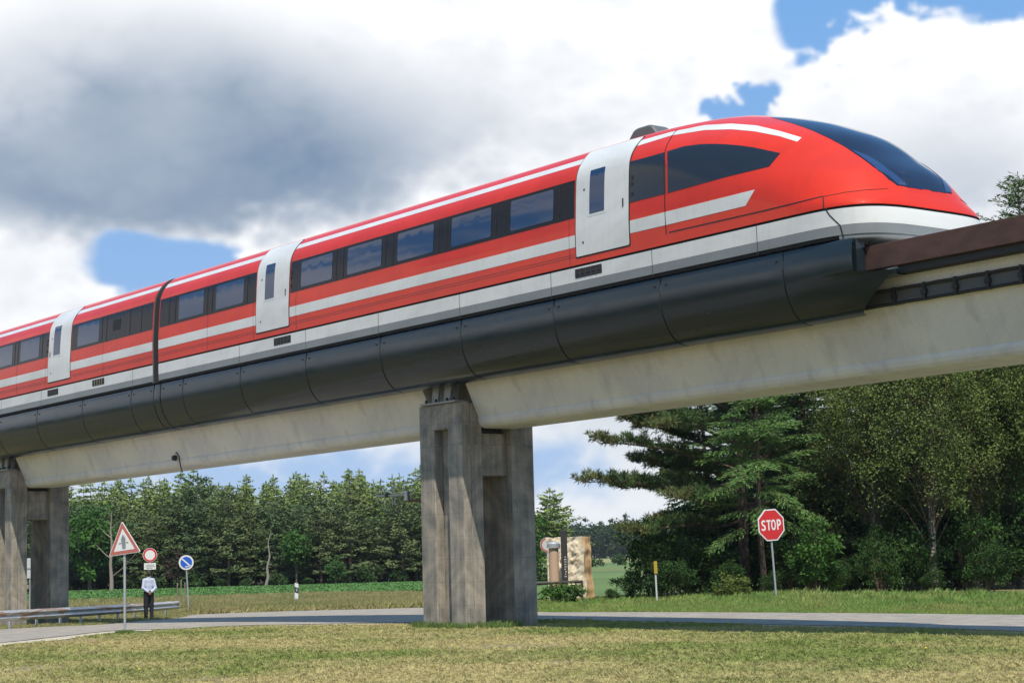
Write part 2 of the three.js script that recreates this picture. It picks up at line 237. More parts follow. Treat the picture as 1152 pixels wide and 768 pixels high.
const girderHalf = [[0, 4.25], [0.40, 4.25], [0.47, 4.262], [0.53, 4.295], [0.575, 4.35], [0.60, 4.42], [0.605, 4.47], [0.592, 4.492], [0.60, 4.512], [0.95, 5.30], [0.985, 5.34], [1.0, 5.42], [1.085, 5.92]];
function profileAlong(half, x0, x1) {
  const s = new THREE.Shape(); half.forEach(([z, y], i) => (i ? s.lineTo(z, y) : s.moveTo(z, y))); [...half].reverse().forEach(([z, y]) => z > 0 && s.lineTo(-z, y)); s.closePath();
  const g = new THREE.ExtrudeGeometry(s, { depth: x1 - x0, bevelEnabled: false, steps: 1 }); g.rotateY(Math.PI / 2); g.translate(x0, 0, 0); return g;
}
function girder(k, label) {
  const x0 = k * SPAN, o = thing('guideway_girder', label, 'girder', V(x0, 4.25 + GRADE * x0, 0), 'guideway girders'); o.rotation.z = TILT;
  const at = V(-x0, -4.25, 0), a = x0 + 0.82, b = x0 + SPAN - 0.82;
  part('box_beam', worldUV(profileAlong(girderHalf, a, b)), girderMat, o, at);
  part('deck', worldUV(boxGeo(x0 + 0.02, x0 + SPAN - 0.02, 5.925, 6.29, -1.30, 1.30)), girderMat, o, at);
  for (const s of [1, -1]) {
    const r = part('guide_rail', worldUV(boxGeo(x0 + 0.015, x0 + SPAN - 0.015, 5.92, 6.33, Math.min(s * 1.303, s * 1.42), Math.max(s * 1.303, s * 1.42), 0.012)), rustMat, o, at);
    for (const sx of [x0 + 6.2, x0 + 12.4, x0 + 18.6]) part('rail_joint', boxGeo(sx - 0.012, sx + 0.012, 5.93, 6.336, Math.min(s * 1.36, s * 1.424), Math.max(s * 1.36, s * 1.424)), darkSteel, r);
    part('stator_pack', boxGeo(x0 + 0.03, x0 + SPAN - 0.03, 5.80, 5.918, Math.min(s * 1.075, s * 1.34), Math.max(s * 1.075, s * 1.34)), darkSteel, o, at);
    part('cable', merge([[1.075, 5.60], [1.055, 5.36]].map(([z, y], q) => { const pts = []; for (let x = x0 + 0.9; x <= x0 + SPAN - 0.9; x += 0.16) { const f = ((x - x0) / 0.64) % 1; pts.push(V(x, y - 0.008 * Math.sin(f * Math.PI), s * z)); } return tube(pts, () => 0.027, 6); })), darkSteel, o, at);
  }
  part('cable_tray', boxGeo(x0 + 0.9, x0 + SPAN - 0.9, 5.375, 5.585, 0.98, 1.045), std(lin(0.10, 0.10, 0.095), 0.8), o, at);
  if (k === 0) for (let x = 0.96; x < SPAN - 0.9; x += 0.64) part('cable_clamp', merge([boxGeo(x - 0.028, x + 0.028, 5.33, 5.63, 1.0, 1.105, 0.01), boxGeo(x - 0.06, x + 0.05, 5.43, 5.51, 1.0, 1.11, 0.012)]), darkSteel, o, at);
  if (k === -1) { // small junction box with a hanging wire on the web
    const d = rayOf(196, 515), t = (0.69 - EYE.z) / d.z, x = EYE.x + d.x * t, y = EYE.y + d.y * t - GRADE * x;
    part('junction_box', new THREE.CylinderGeometry(0.07, 0.08, 0.1, 12).rotateX(Math.PI / 2).translate(x, y, 0.70), darkSteel, o, at);
    part('wire', tube([V(x + 0.22, y + 0.12, 0.76), V(x + 0.3, y + 0.14, 0.78), V(x + 0.34, y + 0.02, 0.72), V(x + 0.3, y - 0.14, 0.68), V(x + 0.33, y - 0.3, 0.66), V(x + 0.3, y - 0.42, 0.6)], () => 0.018, 6), darkSteel, o, at);
  }
  return o;
}
girder(0, 'pale concrete girder with rusty rail, ahead of the train nose');
girder(-1, 'pale concrete girder under the long carriage, wire hanging on its web');
girder(-2, 'pale concrete girder under the rear carriage, beyond the guard rail');
// ------------------------------------------------------------------ the train
const PROF = [[1.865, 6.47], [1.868, 6.60], [1.87, 6.72], [1.87, 7.02], [1.87, 7.395], [1.868, 7.636], [1.85, 7.979], [1.825, 8.4], [1.79, 8.763], [1.74, 8.93], [1.65, 9.085], [1.55, 9.209], [1.35, 9.375], [1.1, 9.465], [0.7, 9.53], [0.35, 9.565], [0, 9.58]];
const arc = [0]; for (let i = 1; i < PROF.length; i++) arc.push(arc[i - 1] + Math.hypot(PROF[i][0] - PROF[i - 1][0], PROF[i][1] - PROF[i - 1][1]));
const WT = pchip(arc, PROF.map((p) => p[0])), YT = pchip(arc, PROF.map((p) => p[1])), TEND = arc[arc.length - 1];
const tOfY = (y) => { let a = 0, b = TEND; for (let k = 0; k < 40; k++) { const m = (a + b) / 2; if (YT(m) < y) a = m; else b = m; } return (a + b) / 2; };
const YL = [6.47, 6.7, 7.02, 7.3, 7.7, 8.1, 8.5, 8.9, 9.2, 9.4, 9.58];
const XF = pchip(YL, [13.25, 13.26, 13.23, 13.11, 12.9, 12.5, 12.05, 11.28, 10.47, 9.76, 9.11]);
const DF = pchip(YL, [1.9, 1.9, 1.9, 2.3, 3.0, 3.6, 4.0, 4.2, 3.8, 3.0, 2.2]);
const PF = pchip(YL, [4, 4, 4, 3.4, 2.9, 2.6, 2.4, 2.3, 2.2, 2.2, 2.2]);
// half-width of the leading carriage at length X and height y
function halfWidth(X, y) { const w = WT(tOfY(y)), d = DF(y), x0 = XF(y) - d; if (X <= x0) return w; const t = (X - x0) / d; if (t >= 1) return 0; const p = PF(y); return w * Math.pow(1 - Math.pow(t, p), 1 / p); }
const topAt = (X, w) => { let a = 6.9, b = 9.58; w = Math.abs(w); for (let k = 0; k < 30; k++) { const m = (a + b) / 2; if (halfWidth(X, m) > w) a = m; else b = m; } return (a + b) / 2; };
function noseNormal(X, y) { const e = 0.004, wx = (halfWidth(X + e, y) - halfWidth(X - e, y)) / (2 * e), wy = (halfWidth(X, Math.min(9.579, y + e)) - halfWidth(X, y - e)) / (2 * e); return V(-wx, -wy, 1).normalize(); }
function noseHit(px, py) {  // picture point -> (X, y) on the camera's side of the shell
  const d = rayOf(px, py); let t0 = null;
  for (let t = 20; t < 60; t += 0.02) { const X = EYE.x + d.x * t, y = EYE.y + d.y * t - GRADE * X, z = EYE.z + d.z * t; if (y > 6.47 && y < 9.575 && z < halfWidth(X, y)) { let a = t - 0.02, b = t; for (let k = 0; k < 24; k++) { const m = (a + b) / 2, xm = EYE.x + d.x * m, ym = EYE.y + d.y * m - GRADE * xm; if (EYE.z + d.z * m < halfWidth(xm, ym)) b = m; else a = m; } t0 = b; break; } }
  if (t0 === null) return null; const X = EYE.x + d.x * t0; return [X, EYE.y + d.y * t0 - GRADE * X, EYE.z + d.z * t0];
}
// a polygon in (a, b) laid on a surface: filled, subdivided, lifted by `lift`, with a rim back to the surface
function lay(poly, map, normal, lift, size = 0.16, rim = 0.012) {
  const P = [], N = [], I = [], seen = new Map();
  const vert = (a, b, up = lift) => { const k = a.toFixed(5) + ',' + b.toFixed(5) + ',' + up; if (!seen.has(k)) { const p = map(a, b), n = normal(a, b); p.addScaledVector(n, up); seen.set(k, P.length / 3); P.push(p.x, p.y, p.z); N.push(n.x, n.y, n.z); } return seen.get(k); };
  const dens = []; poly.forEach((p, i) => { const q = poly[(i + 1) % poly.length], n = Math.max(1, Math.ceil(Math.hypot(q[0] - p[0], q[1] - p[1]) / size)); for (let k = 0; k < n; k++) dens.push([mix(p[0], q[0], k / n), mix(p[1], q[1], k / n)]); });
  const c = dens.map((p) => new THREE.Vector2(...p)); const flip = THREE.ShapeUtils.isClockWise(c); if (flip) { c.reverse(); dens.reverse(); }
  const len = (p, q) => Math.hypot(p[0] - q[0], p[1] - q[1]);
  const split = (p, q, r, depth) => { const l = [len(p, q), len(q, r), len(r, p)], m = Math.max(...l); if (m < size * 1.3 || depth > 12) { I.push(vert(...p), vert(...q), vert(...r)); return; } const i = l.indexOf(m), [A, B, C] = i === 0 ? [p, q, r] : i === 1 ? [q, r, p] : [r, p, q], h = [(A[0] + B[0]) / 2, (A[1] + B[1]) / 2]; split(A, h, C, depth + 1); split(h, B, C, depth + 1); };
  for (const [i, j, k] of THREE.ShapeUtils.triangulateShape(c, [])) split(dens[i], dens[j], dens[k], 0);
  if (rim) { dens.forEach((p, i) => { const q = dens[(i + 1) % dens.length]; const a = P.length / 3, pts = [[p, lift], [q, lift], [q, -rim], [p, -rim]].map(([s, u]) => { const m = map(...s), n = normal(...s); return m.addScaledVector(n, u); }); const fn = pts[1].clone().sub(pts[0]).cross(pts[3].clone().sub(pts[0])).normalize().negate(); for (const m of pts) { P.push(m.x, m.y, m.z); N.push(fn.x, fn.y, fn.z); } I.push(a, a + 2, a + 1, a, a + 3, a + 2); }); }
  const g = new THREE.BufferGeometry(); g.setAttribute('position', new THREE.Float32BufferAttribute(P, 3)); g.setAttribute('normal', new THREE.Float32BufferAttribute(N, 3)); g.setIndex(I);
  // orient every face by its vertices' normals
  const ix = g.index.array, v = (i) => V(P[3 * i], P[3 * i + 1], P[3 * i + 2]);
  for (let i = 0; i < ix.length; i += 3) { const a = v(ix[i]), n = v(ix[i + 1]).sub(a).cross(v(ix[i + 2]).sub(a)); if (n.x * N[3 * ix[i]] + n.y * N[3 * ix[i] + 1] + n.z * N[3 * ix[i] + 2] < 0) { const t = ix[i + 1]; ix[i + 1] = ix[i + 2]; ix[i + 2] = t; } }
  const uv = new Float32Array(P.length / 3 * 2); for (let i = 0; i < uv.length / 2; i++) { uv[2 * i] = P[3 * i]; uv[2 * i + 1] = P[3 * i + 1]; } g.setAttribute('uv', new THREE.BufferAttribute(uv, 2)); return g;
}
function mirrored(g) { const m = g.clone(), p = m.attributes.position, n = m.attributes.normal; for (let i = 0; i < p.count; i++) { p.setZ(i, -p.getZ(i)); n.setZ(i, -n.getZ(i)); } if (m.index) { const ix = m.index.array; for (let i = 0; i < ix.length; i += 3) { const t = ix[i + 1]; ix[i + 1] = ix[i + 2]; ix[i + 2] = t; } } return m; }
const sideMap = (X, y) => V(X, y, halfWidth(X, y));
const onSide = (poly, lift, size) => lay(poly, sideMap, noseNormal, lift, size);
const rect = (x0, x1, y0, y1, r = 0) => { if (!r) return [[x0, y0], [x1, y0], [x1, y1], [x0, y1]]; const o = []; for (const [cx, cy, a] of [[x1 - r, y0 + r, -90], [x1 - r, y1 - r, 0], [x0 + r, y1 - r, 90], [x0 + r, y0 + r, 180]]) for (let k = 0; k <= 3; k++) { const t = (a + k * 30) * Math.PI / 180; o.push([cx + r * Math.cos(t), cy + r * Math.sin(t)]); } return o; };
const pixPoly = (pts, n = 4) => { const o = []; pts.forEach((p, i) => { const q = pts[(i + 1) % pts.length]; for (let k = 0; k < n; k++) { const h = noseHit(mix(p[0], q[0], k / n), mix(p[1], q[1], k / n)); if (h) o.push([h[0], h[1]]); } }); return o; };
// a thin line along a picture path on the shell
const pixLine = (pts, width) => { const c = []; for (let i = 0; i < pts.length - 1; i++) for (let k = 0; k < 6; k++) { const h = noseHit(mix(pts[i][0], pts[i + 1][0], k / 6), mix(pts[i][1], pts[i + 1][1], k / 6)); if (h) c.push([h[0], h[1]]); } const h = noseHit(...pts[pts.length - 1]); c.push([h[0], h[1]]); return lineOf(c, width); };
function lineOf(c, width) { const L = [], R = []; c.forEach((p, i) => { const a = c[Math.max(0, i - 1)], b = c[Math.min(c.length - 1, i + 1)], l = Math.hypot(b[0] - a[0], b[1] - a[1]) || 1, nx = -(b[1] - a[1]) / l * width / 2, ny = (b[0] - a[0]) / l * width / 2; L.push([p[0] + nx, p[1] + ny]); R.unshift([p[0] - nx, p[1] - ny]); }); return [...L, ...R]; }

// shell between two heights and two lengths, with the nose when x1 is beyond it
function shell(x0, x1, ya, yb, nose, inset = 0) {
  const P = [], N = [], I = [], UV = [], ta = tOfY(ya), tb = yb >= 9.58 ? TEND : tOfY(yb), rows = Math.max(2, Math.ceil((tb - ta) / 0.06));
  const cols = nose ? 34 + 56 : Math.ceil((x1 - x0) / 1.2);
  for (let r = 0; r <= rows; r++) {
    const t = mix(ta, tb, r / rows), y = YT(t), w = WT(t);
    for (let c = 0; c <= cols; c++) {
      let X, z, n;
      if (!nose) { X = mix(x0, x1, c / cols); z = w; }
      else { const d = DF(y), xs = Math.max(x0, XF(y) - d), p = PF(y); if (c <= 34) { X = mix(x0, xs, c / 34); z = w; } else { const f = (c - 34) / 56 * Math.PI / 2; X = Math.max(x0, XF(y) - d + d * Math.pow(Math.sin(f), 2 / p)); z = halfWidth(X, y); if (c === cols) z = 0; } }
      if (w < 1e-6) z = 0;
      const e = 0.01, t1 = Math.min(TEND, t + e), t2 = Math.max(0, t - e);
      // normal from the surface's two tangents
      if (nose && X > XF(y) - DF(y) + 1e-3) { const xx = Math.min(X, XF(y) - 1e-4); n = noseNormal(Math.min(xx, XF(y) - 0.006), clamp(y, 6.48, 9.57)); if (c === cols) { const s = (XF(Math.min(9.58, y + 0.01)) - XF(y - 0.01)) / 0.02; n = V(1, -s, 0).normalize(); } }
      else n = V(0, -(WT(t1) - WT(t2)), YT(t1) - YT(t2)).normalize();
      if (r === rows && yb >= 9.58 && !(nose && c > 60)) n = V(0, 1, 0);
      P.push(X - n.x * inset, y - n.y * inset, z - n.z * inset); N.push(n.x, n.y, n.z); UV.push(X, t);
      if (r && c) { const q = r * (cols + 1) + c; I.push(q - cols - 2, q - cols - 1, q, q - cols - 2, q, q - 1); }
    }
  }
  const g = new THREE.BufferGeometry(); g.setAttribute('position', new THREE.Float32BufferAttribute(P, 3)); g.setAttribute('normal', new THREE.Float32BufferAttribute(N, 3)); g.setAttribute('uv', new THREE.Float32BufferAttribute(UV, 2)); g.setIndex(I);
  return mergeGeometries([g, mirrored(g)]);
}
// closes a carriage's end with its outline
function endWall(x, ya, inset, dir) { const s = new THREE.Shape(); const pts = []; for (let k = 0; k <= 40; k++) { const t = mix(tOfY(ya), TEND, k / 40); pts.push([WT(t) - inset, YT(t) - inset * sstep(8.7, 9.5, YT(t))]); } pts.forEach(([z, y], i) => (i ? s.lineTo(z, y) : s.moveTo(z, y))); [...pts].reverse().forEach(([z, y]) => s.lineTo(-z, y)); s.closePath(); const g = new THREE.ExtrudeGeometry(s, { depth: 0.04, bevelEnabled: false }); g.rotateY(Math.PI / 2); g.translate(x - 0.02, 0, 0); return g; }

const dirt = tex(1024, 512, (u, v) => { const k = 1 + tn(u, v, 6, 5, 2) * 0.1 + Math.min(0, fbm(u * 60, v * 4, 3.3, 3)) * 0.06 + tn(u, v, 120, 2, 4) * 0.03; return [255 * k * 0.97, 253 * k * 0.97, 250 * k * 0.97]; }, true, 1 / 7, 1 / 3.5);
const roughDirt = tex(512, 512, (u, v) => 150 + tn(u, v, 9, 5, 7) * 150 + tn(u, v, 90, 2, 4) * 40, false, 1 / 5, 1 / 2.5);
const redMat = phys(lin(0.61, 0.028, 0.005), 0.5, { map: dirt, clearcoat: 0.5, clearcoatRoughness: 0.03, specularIntensity: 0.25 });
const whiteMat = phys(lin(0.64, 0.65, 0.63), 0.45, { map: dirt, clearcoat: 0.3, clearcoatRoughness: 0.2 });
const greyMat = phys(lin(0.19, 0.21, 0.215), 0.45, { map: dirt, clearcoat: 0.3, clearcoatRoughness: 0.2 });
const bandMat = phys(lin(0.010, 0.010, 0.013), 0.14, { map: dirt, specularIntensity: 0.38 });
const paneMat = phys(lin(0.008, 0.026, 0.075), 0.03, { ior: 1.7 });
const noseGlass = phys(lin(0.010, 0.014, 0.034), 0.06, { ior: 1.55 });
const cabGlass = phys(lin(0.012, 0.012, 0.013), 0.12, { ior: 1.6 });
const skirtMat = phys(lin(0.016, 0.026, 0.031), 0.32, { map: dirt, roughnessMap: roughDirt, specularIntensity: 0.9 });
const gapMat = std(lin(0.012, 0.012, 0.012), 0.8);
const chassisMat = std(lin(0.115, 0.115, 0.11), 0.7);
const ventMat = std(lin(0.02, 0.018, 0.015), 0.8), frameMat = std(lin(0.03, 0.03, 0.035), 0.5);

function carriage(name, label, X0, X1, nose, spec) {
  const o = thing(name, label, 'train', V((X0 + Math.min(X1, 13)) / 2, 0, 0), 'carriages of the red train');
  const xc = o.position.x; o.position.y = 6.34 + GRADE * xc; o.rotation.z = TILT; const at = V(-xc, -6.34, 0);
  const add = (n, g, m, parent = o) => part(n, g, m, parent, parent === o ? at : undefined);
  const both = (n, g, m, parents) => [add(n, g, m, parents?.[0]), add(n, mirrored(g), m, parents?.[1])];
  const body = add('body', shell(X0, nose ? 14 : X1, 7.035, 9.58, nose), redMat);
  const split = 12.42;
  for (const [n, ya, yb, m] of [['white_band', 6.705, 6.99, whiteMat], ['grey_band', 6.535, 6.702, greyMat]]) add(n, shell(X0, nose ? 14 : X1, ya, yb, nose), m);
  add('seam', shell(X0 + 0.01, nose ? 14 : X1 - 0.01, 6.475, 7.06, nose, 0.03), gapMat);
  add('underframe', boxGeo(X0 + 0.05, nose ? 11.6 : X1 - 0.05, 6.345, 6.56, -1.60, 1.60), chassisMat);
  add('end_wall', endWall(X0 + 0.03, 6.5, 0.012), chassisMat); if (!nose) add('end_wall', endWall(X1 - 0.03, 6.5, 0.012), chassisMat);
  if (nose) { // belly under the nose tip
    const s = new THREE.Shape(); const pts = []; for (let k = 9; k <= 30; k++) { const f = k / 30 * Math.PI / 2, y = 6.49, d = DF(y), p = PF(y); pts.push([XF(y) - d + d * Math.pow(Math.sin(f), 2 / p) - 0.04, (WT(tOfY(y)) - 0.03) * Math.pow(Math.max(0, Math.cos(f)), 2 / p)]); }
    s.moveTo(12.45, 1.6); pts.forEach((p) => s.lineTo(...p)); [...pts].reverse().forEach((p) => s.lineTo(p[0], -p[1])); s.lineTo(12.45, -1.6); s.closePath();
    const g = new THREE.ExtrudeGeometry(s, { depth: 0.06, bevelEnabled: true, bevelSize: 0.03, bevelThickness: 0.04, bevelSegments: 3 }); g.rotateX(Math.PI / 2); g.translate(0, 6.545, 0); add('belly', g, greyMat);
  }
  const stop = (x) => x;  // paint strips between the doors
  for (const [a, b] of spec.strips) {
    both('stripe', onSide(rect(a, b, 7.395, 7.636), 0.003, 0.6), whiteMat);
    both('stripe', onSide(rect(a, b, 9.085, 9.205), 0.003, 0.6), whiteMat);
  }
  for (const [a, b, panes, dividers] of spec.bands) {
    const band = both('window_band', onSide(rect(a, b, 7.985, 8.755, 0.02), 0.005, 0.3), bandMat);
    for (const [p, q] of panes) both('window', onSide(rect(p, q, 8.055, 8.69, 0.05), 0.011, 0.3), paneMat, band);
    for (const d of dividers) both('divider', onSide(rect(d - 0.012, d + 0.012, 8.0, 8.74), 0.012, 0.3), gapMat, band);
  }
  for (const [a, b] of spec.doors) {
    const gap = onSide(rect(a - 0.03, b + 0.03, 7.165, 9.36, 0.03), 0.006, 0.1), rims = both('door_gap', gap, gapMat);
    const ds = both('door', onSide(rect(a, b, 7.19, 9.345, 0.03), 0.014, 0.1), whiteMat);
    const fx = spec.doorGlass; both('door_window_frame', onSide(rect(a + fx[0] - 0.05, a + fx[1] + 0.05, 7.93, 8.90, 0.03), 0.018, 0.2), whiteMat, ds);
    both('door_window', onSide(rect(a + fx[0], a + fx[1], 7.98, 8.85, 0.02), 0.022, 0.2), paneMat, ds);
    const hx = spec.handle > 0 ? b - 0.15 : a + 0.12; both('handle', onSide(rect(hx - 0.012, hx + 0.012, 7.95, 8.12, 0.01), 0.028, 0.2), frameMat, ds);
    for (const [sx, sy] of [[a + 0.25, 8.5], [a + 0.22, 7.45]]) both('stud', onSide(rect(sx - 0.02, sx + 0.02, sy - 0.02, sy + 0.02), 0.02, 0.2), frameMat, ds);
    const px = spec.handle > 0 ? b + 0.1 : a - 0.12; for (const py of [8.48, 8.36, 8.16]) both('door_button', onSide(rect(px - 0.022, px + 0.022, py - 0.04, py + 0.04, 0.015), 0.02, 0.2), ventMat);
  }
  for (const [a, b] of spec.vents) { const v = both('vent', onSide(rect(a, b, 6.77, 6.955), 0.004, 0.4), ventMat); const n = 5; for (let k = 1; k < n; k++) { const x = mix(a, b, k / n); both('louvre', onSide(rect(x - 0.016, x + 0.016, 6.775, 6.95), 0.012, 0.4), spec.lightVent === a ? std(lin(0.2, 0.17, 0.12), 0.8) : frameMat, v); } both('louvre', onSide(rect(a, b, 6.855, 6.867), 0.011, 0.4), frameMat, v); }
  for (const x of spec.apronSeams) both('panel_seam', onSide(rect(x - 0.006, x + 0.006, 6.485, 6.995), 0.003, 0.3), frameMat);
  for (const x of spec.bodySeams ?? []) both('panel_seam', onSide(rect(x - 0.004, x + 0.004, 7.06, 7.97), 0.0045, 0.4), frameMat);
  for (const y of [7.2, 7.25]) for (const [a, b] of spec.creases) both('crease', onSide(rect(a, b, y, y + 0.006), 0.003, 0.6), frameMat);
  // dark levitation skirt: panel by panel
  const prof = [[1.60, 6.46], [1.775, 6.46], [1.805, 6.445], [1.825, 6.35], [1.845, 6.15], [1.835, 5.95], [1.79, 5.75], [1.72, 5.57], [1.62, 5.41], [1.50, 5.29], [1.36, 5.225], [1.18, 5.20], [1.14, 5.24], [1.16, 5.60], [1.30, 5.66]];
  const seams = spec.seams;
  for (let i = 0; i < seams.length - 1; i++) {
    const a = seams[i] + 0.016, b = seams[i + 1] - 0.016;
    for (const s of [1, -1]) { const p = add('skirt_panel', loftX(prof, a, b, s), skirtMat); for (const x of [a + 0.14, b - 0.14]) part('rivet', new THREE.CylinderGeometry(0.024, 0.024, 0.02, 8).rotateX(Math.PI / 2).translate(x, 6.3, s * 1.838), ventMat, p); }
  }
  for (const s of [1, -1]) add('skirt_backing', loftX(prof.map(([z, y]) => [z - 0.03, y + (y < 5.6 ? 0.02 : 0)]).filter((p) => p[0] > 1.3), seams[0] + 0.03, seams[seams.length - 1] - 0.03, s), chassisMat);
  return { o, add, both, body, at };
}
// a sheet with a given outline in (z, y), straight along x
function loftX(prof, a, b, s) {
  const c = new THREE.SplineCurve(prof.map(([z, y]) => new THREE.Vector2(z, y))).getPoints(prof.length * 3), P = [], I = [], UV = [];
  const xs = [a, a + 0.012, b - 0.012, b], pull = [0.014, 0, 0, 0.014];
  c.forEach((p, i) => { xs.forEach((x, k) => { P.push(x, p.y + pull[k] * 0.3, s * (p.x - pull[k])); UV.push(x, i * 0.05); if (i && k) { const q = i * 4 + k; if (s > 0) I.push(q - 5, q, q - 4, q - 5, q - 1, q); else I.push(q - 5, q - 4, q, q - 5, q, q - 1); } }); });
  const g = new THREE.BufferGeometry(); g.setAttribute('position', new THREE.Float32BufferAttribute(P, 3)); g.setAttribute('uv', new THREE.Float32BufferAttribute(UV, 2)); g.setIndex(I); g.computeVertexNormals(); return g;
}
const lead = carriage('lead_carriage', 'red and white carriage with the streamlined nose and dark windscreen', -11.94, 14, true, {
  strips: [[-11.93, -6.66], [-5.02, 5.84]],
  bands: [[-11.9, -6.68, [[-10.79, -9.4], [-8.73, -7.29]], [-11.35, -10.98, -9.2, -8.93, -7.1]], [-5.0, 5.82, [[-4.5, -3.1], [-2.44, -1.02], [-0.37, 1.02], [1.69, 3.1], [3.77, 5.17]], [-2.92, -2.62, -0.85, -0.55, 1.2, 1.5, 3.27, 3.58, 5.36]]],
  doors: [[-6.62, -5.06], [5.88, 7.44]], doorGlass: [0.42, 0.86], handle: 1, vents: [[-5.78, -4.98], [5.81, 6.61]],
  bodySeams: [-9.15, -4.72, -6.78, 5.66], apronSeams: [-7.5, -4.3, -1.16, 1.95, 5.05, 8.05, 10.78], creases: [[-11.9, -6.7], [-5.0, 5.8]], seams: [-11.9, -10.62, -7.52, -4.36, -1.16, 1.93, 5.06, 8.2, 11.33],
});
const rear = carriage('rear_carriage', 'red and white carriage with flat ends, coupled behind the nose carriage', -36.9, -12.28, false, {
  strips: [[-36.88, -31.6], [-30.0, -19.23], [-17.59, -12.3]],
  bands: [[-36.8, -31.6, [[-35.7, -34.3], [-33.6, -32.2]], [-36.2, -34.1, -33.8]], [-30.0, -19.25, [[-29.5, -28.1], [-27.44, -26.04], [-25.37, -23.97], [-23.40, -22.0], [-21.36, -19.93]], [-27.9, -27.6, -25.85, -25.55, -23.8, -23.55, -21.8, -21.55, -19.7]], [-17.57, -12.32, [[-17.15, -15.7]], [-15.5, -15.2, -13.7, -13.0]]],
  doors: [[-31.56, -30.0], [-19.19, -17.63]], doorGlass: [0.36, 0.84], handle: -1, vents: [[-19.24, -18.47], [-16.1, -15.31]], lightVent: -16.1,
  bodySeams: [-21.6, -19.4, -15.4], apronSeams: [-29, -25.9, -22.8, -19.7, -13.5], creases: [[-30, -19.3], [-17.5, -12.3]], seams: [-36.85, -35.4, -32.3, -29.2, -26.1, -23.1, -20.1, -16.85, -13.67, -12.3],
});
rear.both('hatch', onSide(rect(-14.79, -14.33, 8.25, 8.55), 0.014, 0.3), gapMat);
lead.both('skirt_panel', loftX([[1.60, 6.46], [1.775, 6.46], [1.805, 6.445], [1.825, 6.35], [1.845, 6.15], [1.835, 5.95], [1.79, 5.75], [1.72, 5.57], [1.62, 5.41], [1.50, 5.29], [1.36, 5.225], [1.18, 5.20], [1.14, 5.24], [1.16, 5.60], [1.30, 5.66]], -12.27, -11.93, 1), skirtMat);
// gangway bellows between the carriages
{ const g = shell(-12.28, -11.94, 6.48, 9.58, false, 0.03); lead.add('gangway_bellows', g, std(lin(0.02, 0.019, 0.018), 0.85)); for (const x of [-12.2, -12.11, -12.02]) lead.add('bellows_fold', shell(x - 0.016, x + 0.016, 6.48, 9.58, false, 0.008), std(lin(0.022, 0.02, 0.018), 0.85)); }
// front skirt: the closed end panel and the low tip that reaches under the rail
{
  const outer = (x) => 1 - 0.9 * Math.pow(clamp((x - 11.36) / 2.5), 3), P = [], I = [], UV = [];
  const prof = [[1.775, 6.46], [1.805, 6.445], [1.825, 6.35], [1.845, 6.15], [1.835, 5.95], [1.79, 5.75], [1.72, 5.57], [1.62, 5.41], [1.50, 5.29], [1.36, 5.225], [1.18, 5.20]];
  const c = new THREE.SplineCurve(prof.map(([z, y]) => new THREE.Vector2(z, y))).getPoints(44), nx = 26;
  c.forEach((p, i) => { for (let k = 0; k <= nx; k++) { const end = p.y > 5.86 ? 12.86 : mix(12.55, 13.62, Math.pow(clamp((p.y - 5.2) / 0.62), 0.8)); const x = mix(11.346, end, k / nx), u = clamp((x - 11.346) / 2.4); const inw = (p.y > 5.86 ? 0.20 : 0.34) * u * u * u; const lift = p.y < 5.8 ? 0.1 * u * u : 0; P.push(x, p.y + lift, Math.max(1.12, p.x - inw)); UV.push(x, i * 0.05); if (i && k) { const q = i * (nx + 1) + k; I.push(q - nx - 2, q, q - nx - 1, q - nx - 2, q - 1, q); } } });
  const g = new THREE.BufferGeometry(); g.setAttribute('position', new THREE.Float32BufferAttribute(P, 3)); g.setAttribute('uv', new THREE.Float32BufferAttribute(UV, 2)); g.setIndex(I); g.computeVertexNormals(); lead.both('skirt_nose', g, skirtMat);
  lead.both('skirt_bulkhead', merge([boxGeo(12.76, 12.84, 5.9, 6.44, 1.44, 1.66), boxGeo(11.4, 12.8, 6.40, 6.46, 1.3, 1.74), boxGeo(11.4, 13.45, 5.78, 5.862, 1.16, 1.50)]), skirtMat);
}
// nose: paint, side glass, windscreen, hatch lines
lead.both('stripe', onSide(pixPoly([[713, 160.4], [756.2, 148.2], [793.7, 140.5], [824.2, 138.8], [852.3, 140.9], [878, 147], [903.1, 154.5], [898, 159.2], [878, 152.9], [850, 147.5], [824.2, 145.1], [793.7, 146.1], [756.2, 152.2], [712, 165.8]], 5), 0.004, 0.12), whiteMat);
const cab = lead.both('cab_window', onSide(pixPoly([[708.6, 182], [730, 176.2], [749.6, 170.7], [749.6, 217.6], [730, 222.6], [707.2, 228.4]], 3), 0.005, 0.15), cabGlass);
lead.both('cab_window', onSide(pixPoly([[752, 170], [770.3, 164.4], [789, 162], [803, 161.6], [817.1, 162], [834, 163.5], [850, 165.8], [879, 172.1], [866.4, 187.3], [817.1, 199], [752, 217]], 4), 0.005, 0.12), cabGlass);
lead.both('stripe', onSide(pixPoly([[709.3, 248.2], [751, 237.8], [850, 213.1], [839.4, 231.4], [752, 252.5], [709.4, 262.4]], 4), 0.004, 0.2), whiteMat);
lead.both('panel_seam', onSide(lineOf([[8.47, 7.22], [8.46, 7.6], [8.45, 8.0], [8.43, 8.4], [8.40, 8.8], [8.36, 9.05], [8.3, 9.3]], 0.014), 0.008, 0.1), gapMat);
lead.both('panel_seam', onSide(pixLine([[753.4, 261.1], [800, 250.5], [860, 236.8], [926.8, 220.6], [927.4, 234]], 0.018), 0.006, 0.1), gapMat);
lead.both('panel_seam', onSide(pixLine([[927, 221], [950, 216.5], [975, 213.5], [1000, 212]], 0.008), 0.006, 0.1), ventMat);
